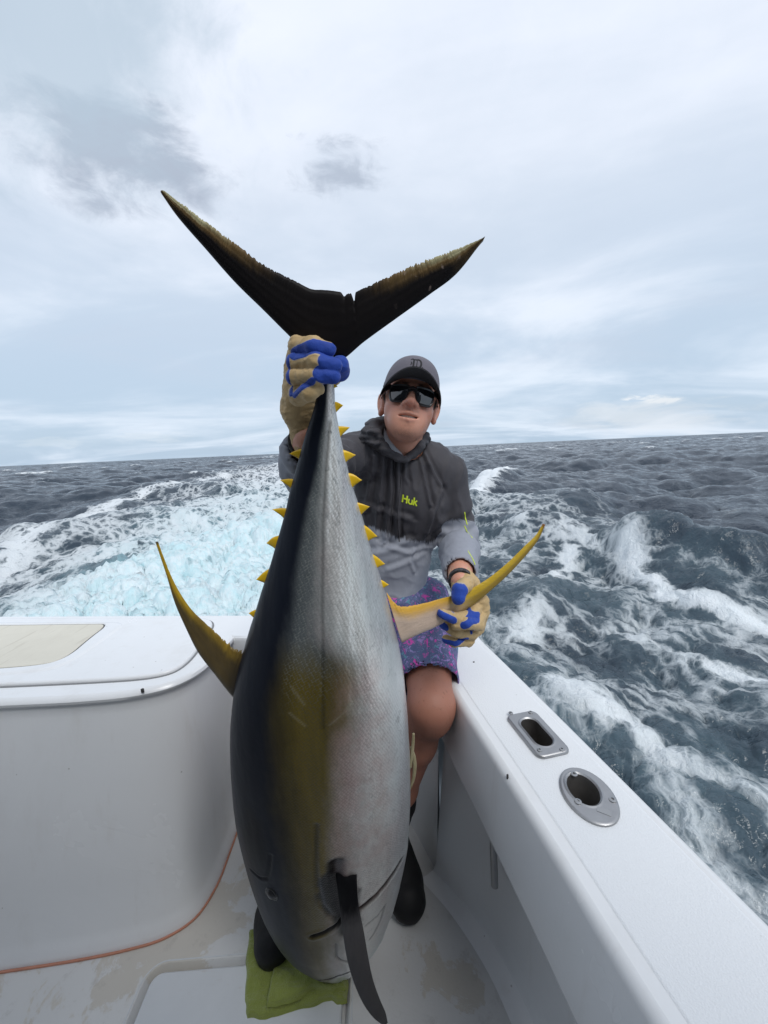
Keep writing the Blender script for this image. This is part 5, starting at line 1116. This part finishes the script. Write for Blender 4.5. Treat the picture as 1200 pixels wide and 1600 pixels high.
def glove(name, lo, hi, fingers, palm, thumb, cuff, blue_fn, cuff_r):
    S = SDF(rng(lo[0], hi[0], .0017), rng(lo[1], hi[1], .0019), rng(lo[2], hi[2], .0017))
    for a, b, ra_, rb_ in palm: S.cap(a, b, ra_, rb_, .016)
    for a, b, ra_, rb_ in cuff: S.cap(a, b, ra_, rb_, .012)
    for ch, rad in fingers+[thumb]:
        T = SDF(rng(lo[0], hi[0], .0017), rng(lo[1], hi[1], .0019), rng(lo[2], hi[2], .0017)); T.chain(ch, rad, .004)
        k = .0014; A, B = S.D, T.D; h_ = np.maximum(k-np.abs(A-B), 0)/k; S.D = np.minimum(A, B)-h_*h_*k*.25
    V, Q = S.mesh(2); N = vnormals(V, Q)
    V = V+N*(.0007*fbm(V*90, 3, 4)+.0008*fbm(V*np.array((60, 60, 160)), 2, 9))[:, None]
    b = blue_fn(V, N); V = V+N*(.0010*b-.0009*np.clip(1-np.abs(b-.5)*2.2, 0, 1)+.0011*(1-np.abs(fbm(V*np.array((45, 45, 70)), 3, 21)))**5*(1-b))[:, None]
    return mesh_np(name, V, Q, m_glove, man, attrs={'blue': b})
# the raised right hand, fingers closed round the wrist of the tail
def gp(x_, y_, z_): return np.array((x_, y_, z_))
FR_ = [[(-0.1179, 0.615, 0.1524), (-0.1078, 0.572, 0.1433), (-0.0823, 0.548, 0.1364), (-0.0644, 0.55, 0.1321)], [(-0.1223, 0.615, 0.1319), (-0.1111, 0.567, 0.1215), (-0.0796, 0.543, 0.116), (-0.0559, 0.552, 0.1112)], [(-0.1239, 0.615, 0.1119), (-0.1126, 0.567, 0.1023), (-0.0829, 0.545, 0.0988), (-0.0594, 0.553, 0.0984)], [(-0.1238, 0.62, 0.0906), (-0.1136, 0.58, 0.0785), (-0.0926, 0.554, 0.0801), (-0.0826, 0.558, 0.0844)]]
RR_ = [[.0120, .0125, .0118, .0098], [.0105, .0108, .0104, .0095], [.0105, .0110, .0106, .0098], [.0110, .0128, .0118, .0098]]
fing = [([np.array(q) for q in ch], rd_) for ch, rd_ in zip(FR_, RR_)]
wq_ = np.array((-0.1269, 0.655, 0.0677)); kn_ = [c[0][0] for c in fing]
palm = [(wq_, kn_[0]+(.004, .02, 0), .0225, .018), (wq_, kn_[1]+(.004, .02, 0), .0225, .018), (wq_, kn_[2]+(.004, .02, 0), .0225, .018), (wq_, kn_[3]+(.004, .018, 0), .0225, .018), (kn_[0]+(.01, .03, -.01), kn_[3]+(.012, .03, 0), .018, .018)]
TH_ = [np.array(q) for q in [(-0.1084, 0.66, 0.1073), (-0.0754, 0.645, 0.1131), (-0.0561, 0.615, 0.1163), (-0.0528, 0.585, 0.1193)]]
cuffR = [(wq_, wrR+(wrR-elR)*-.02, .0245, .0285)]
def lineblue(P_, path, r, f=.0016): return 1-sst(seg_dist(P_, path)-r, -f, f)
BR_ = [[(-0.1085, 0.55, 0.13), (-0.0958, 0.55, 0.1302), (-0.0795, 0.55, 0.1336), (-0.0612, 0.55, 0.1304)], [(-0.0656, 0.55, 0.1144), (-0.0507, 0.55, 0.1089)], [(-0.0734, 0.55, 0.0993), (-0.0548, 0.55, 0.0977)], [(-0.1203, 0.58, 0.1297), (-0.1208, 0.58, 0.1126), (-0.1225, 0.58, 0.1024), (-0.1208, 0.58, 0.0797)], [(-0.1148, 0.56, 0.0777), (-0.102, 0.56, 0.0847), (-0.085, 0.56, 0.0915)]]
def blueR(V, N):
    xz = V[:, [0, 2]]; b = np.zeros(len(V)); pr = lambda q: [(k[0], k[2]) for k in q]
    fr_ = (V[:, 1] < .60)
    for q, r in zip(BR_, (.0092, .0108, .0108, .0034, .0042)):
        # perspective of the measuring plane is slight: compare in the plane of the knuckles
        b = np.maximum(b, lineblue(xz, pr(q), r)*fr_)
    b = np.maximum(b, 1-sst(seg_dist(V, [TH_[2], TH_[3]])-.016, -.003, .003)*1.0); return b
lo = np.min([q for c in fing for q in c[0]]+[wq_, wrR]+TH_, axis=0)-.042; hi = np.max([q for c in fing for q in c[0]]+[wq_, wrR]+TH_, axis=0)+.042
gR = glove('glove', lo, hi, fing, palm, (TH_, [.016, .0145, .0135, .0115]), cuffR, blueR, .03)
gR['label'] = 'raised glove gripping the tail'
def band_tube(name, a, b, r0_, r1_, mat, parent, n=28, hgt=.0018):
    a, b = Vector(a), Vector(b); t = (b-a).normalized(); x_ = t.orthogonal().normalized(); y_ = t.cross(x_); mb = MB(); mb.rings([[a.lerp(b, q)+(x_*cos(k)+y_*sin(k))*(r0_+(r1_-r0_)*q+e_h) for k in [2*pi*j/n for j in range(n)]] for q, e_h in ((0, -.003), (0, hgt), (.5, hgt*1.4), (1, hgt), (1, -.003))]); return mb.build(name, mat, parent, 60)
band_tube('wrist_strap', mid(wrR, elR, .04), mid(wrR, elR, .09), .0325, .0330, m_strap, gR)
# the lower left hand, thumb over the fin and fingers under it
FL_ = [[(0.1996, 0.825, -0.3394), (0.1761, 0.79, -0.3555), (0.135, 0.757, -0.3459), (0.1068, 0.748, -0.3284)], [(0.2037, 0.825, -0.3618), (0.1856, 0.785, -0.3737), (0.1546, 0.752, -0.3541), (0.1344, 0.755, -0.3587)], [(0.1963, 0.83, -0.3831), (0.1768, 0.795, -0.3997), (0.1369, 0.77, -0.3798), (0.112, 0.778, -0.3641)], [(0.1916, 0.835, -0.4033), (0.1695, 0.8, -0.418), (0.1386, 0.782, -0.4087), (0.119, 0.785, -0.4035)]]
RL_ = [[.0135, .0125, .0118, .0095], [.0135, .0130, .0118, .0100], [.013, .0120, .0112, .0095], [.0125, .0112, .0105, .0085]]
fingL = [([np.array(q) for q in ch], rd_) for ch, rd_ in zip(FL_, RL_)]
wl_ = np.array((0.1789, 0.865, -0.3192)); kn_ = [c[0][0] for c in fingL]
palmL = [(wl_, kn_[0], .0245, .0165), (wl_, kn_[1], .0245, .0165), (wl_, kn_[2], .0245, .0165), (wl_, kn_[3], .0245, .0160), (kn_[0], kn_[3], .0165, .0160)]
TL_ = [np.array(q) for q in [(0.1848, 0.845, -0.3048), (0.1641, 0.8, -0.2909), (0.1457, 0.768, -0.2895), (0.1414, 0.76, -0.3026)]]
BL_ = [[(0.1033, 0.75, -0.3291), (0.1273, 0.75, -0.3438)], [(0.149, 0.75, -0.3543), (0.1671, 0.75, -0.347), (0.1849, 0.76, -0.3538)], [(0.1029, 0.77, -0.36), (0.1133, 0.77, -0.3689)], [(0.1128, 0.78, -0.405), (0.1356, 0.78, -0.4076), (0.1599, 0.78, -0.4001)], [(0.1712, 0.77, -0.3885), (0.1726, 0.77, -0.3787)]]
def blueL(V, N):
    xz = V[:, [0, 2]]; b = np.zeros(len(V)); pr = lambda q: [(k[0], k[2]) for k in q]
    fr_ = (N[:, 1] < .35)
    for q, r in zip(BL_, (.0085, .0078, .0085, .0058, .0030)): b = np.maximum(b, lineblue(xz, pr(q), r)*fr_)
    return np.maximum(b, (1-sst(seg_dist(V, [TL_[2]+(TL_[3]-TL_[2])*.15, TL_[3]+(TL_[3]-TL_[2])*.9])-.0178, -.0015, .0015))*(V[:, 1] < .80))
lo = np.min([q for c in fingL for q in c[0]]+[wl_]+TL_, axis=0)-.05; hi = np.max([q for c in fingL for q in c[0]]+[wl_]+TL_, axis=0)+.05
gL = glove('glove', lo, hi, fingL, palmL, (TL_, [.0155, .0150, .0145, .0128]), [(wl_, mid(wrL, elL, .02), .0265, .0285)], blueL, .03)
gL['label'] = 'lower glove with thumb over the yellow fin'
band_tube('wrist_strap', mid(wrL, elL, -.06), mid(wrL, elL, -.01), .0262, .0268, m_strap, gL)

# ------------------------------------------------------------------ the towel under the snout
m_tow, g = material('green_terry')
p = g.obj(); n = g.noise(p, 7, 6, .65); f = g.noise(p, 260, 3, .7)
c = g.mix(n, (.17, .205, .038), (.29, .335, .075)); st = g.step(g.noise(g.scl(p, 3, 1, 1), 8, 4, .6), .66, .76)
c = g.mix(g.m('MULTIPLY', st, .6), c, (.16, .10, .03)); c = g.mix(g.m('MULTIPLY', f, .3), c, (.10, .14, .02))
g.out(g.bsdf(c, .95, g.bump(g.m('ADD', f, g.m('MULTIPLY', g.noise(p, 60, 3), .7)), .9, .004), Sheen_Weight=.3))
def cloth(name, corners, zb, thick, seed, parent=None, nx=70, ny=70):
    c00, c10, c11, c01 = [np.array(q, float) for q in corners]; u, v = np.meshgrid(np.linspace(0, 1, nx), np.linspace(0, 1, ny), indexing='ij'); u, v = u.ravel(), v.ravel()
    P_ = (1-u)[:, None]*(1-v)[:, None]*c00+u[:, None]*(1-v)[:, None]*c10+u[:, None]*v[:, None]*c11+(1-u)[:, None]*v[:, None]*c01
    ed = np.minimum.reduce([u, 1-u, v, 1-v]); q = np.stack([P_[:, 0], P_[:, 1], 0*u+seed], 1)
    P_ = P_+np.stack([fbm(q*14, 3, seed), fbm(q*14, 3, seed+9)], 1)*.013*sst(.25-ed, 0, .25)[:, None]
    prof_ = np.sqrt(np.clip(1-(1-np.clip(ed/.05, 0, 1))**2, 0, 1)); wr = .5+.5*fbm(np.stack([P_[:, 0]*14+P_[:, 1]*5, P_[:, 1]*26, 0*u], 1), 4, seed+3)
    zt_ = zb+thick*prof_*(.45+.75*np.clip(wr, 0, 1.2)); V = np.concatenate([np.c_[P_, zt_], np.c_[P_, 0*u+zb]]); i = np.arange(nx*ny).reshape(nx, ny)
    a = np.stack([i[:-1, :-1], i[1:, :-1], i[1:, 1:], i[:-1, 1:]], -1).reshape(-1, 4); F = np.concatenate([a, a[:, ::-1]+nx*ny])
    per = np.concatenate([i[:, 0], i[-1, 1:], i[-2::-1, -1], i[0, -2:0:-1]]); nxt = np.roll(per, -1); F = np.concatenate([F, np.stack([per+nx*ny, nxt+nx*ny, nxt, per], -1)])
    return mesh_np(name, V, F, m_tow, parent)
tw = cloth('towel', [(-0.3667, 0.7246), (-0.1338, 0.7427), (-0.1525, 0.8518), (-0.4288, 0.912)], DECK+.0005, .022, 2)
tag(tw, 'folded green terry towel on the deck under the snout of the fish', 'towel')
cloth('folded_layer', [(-0.3361, 0.7447), (-0.1354, 0.7514), (-0.1545, 0.8426), (-0.3583, 0.8921)], DECK+.018, .026, 5, tw)
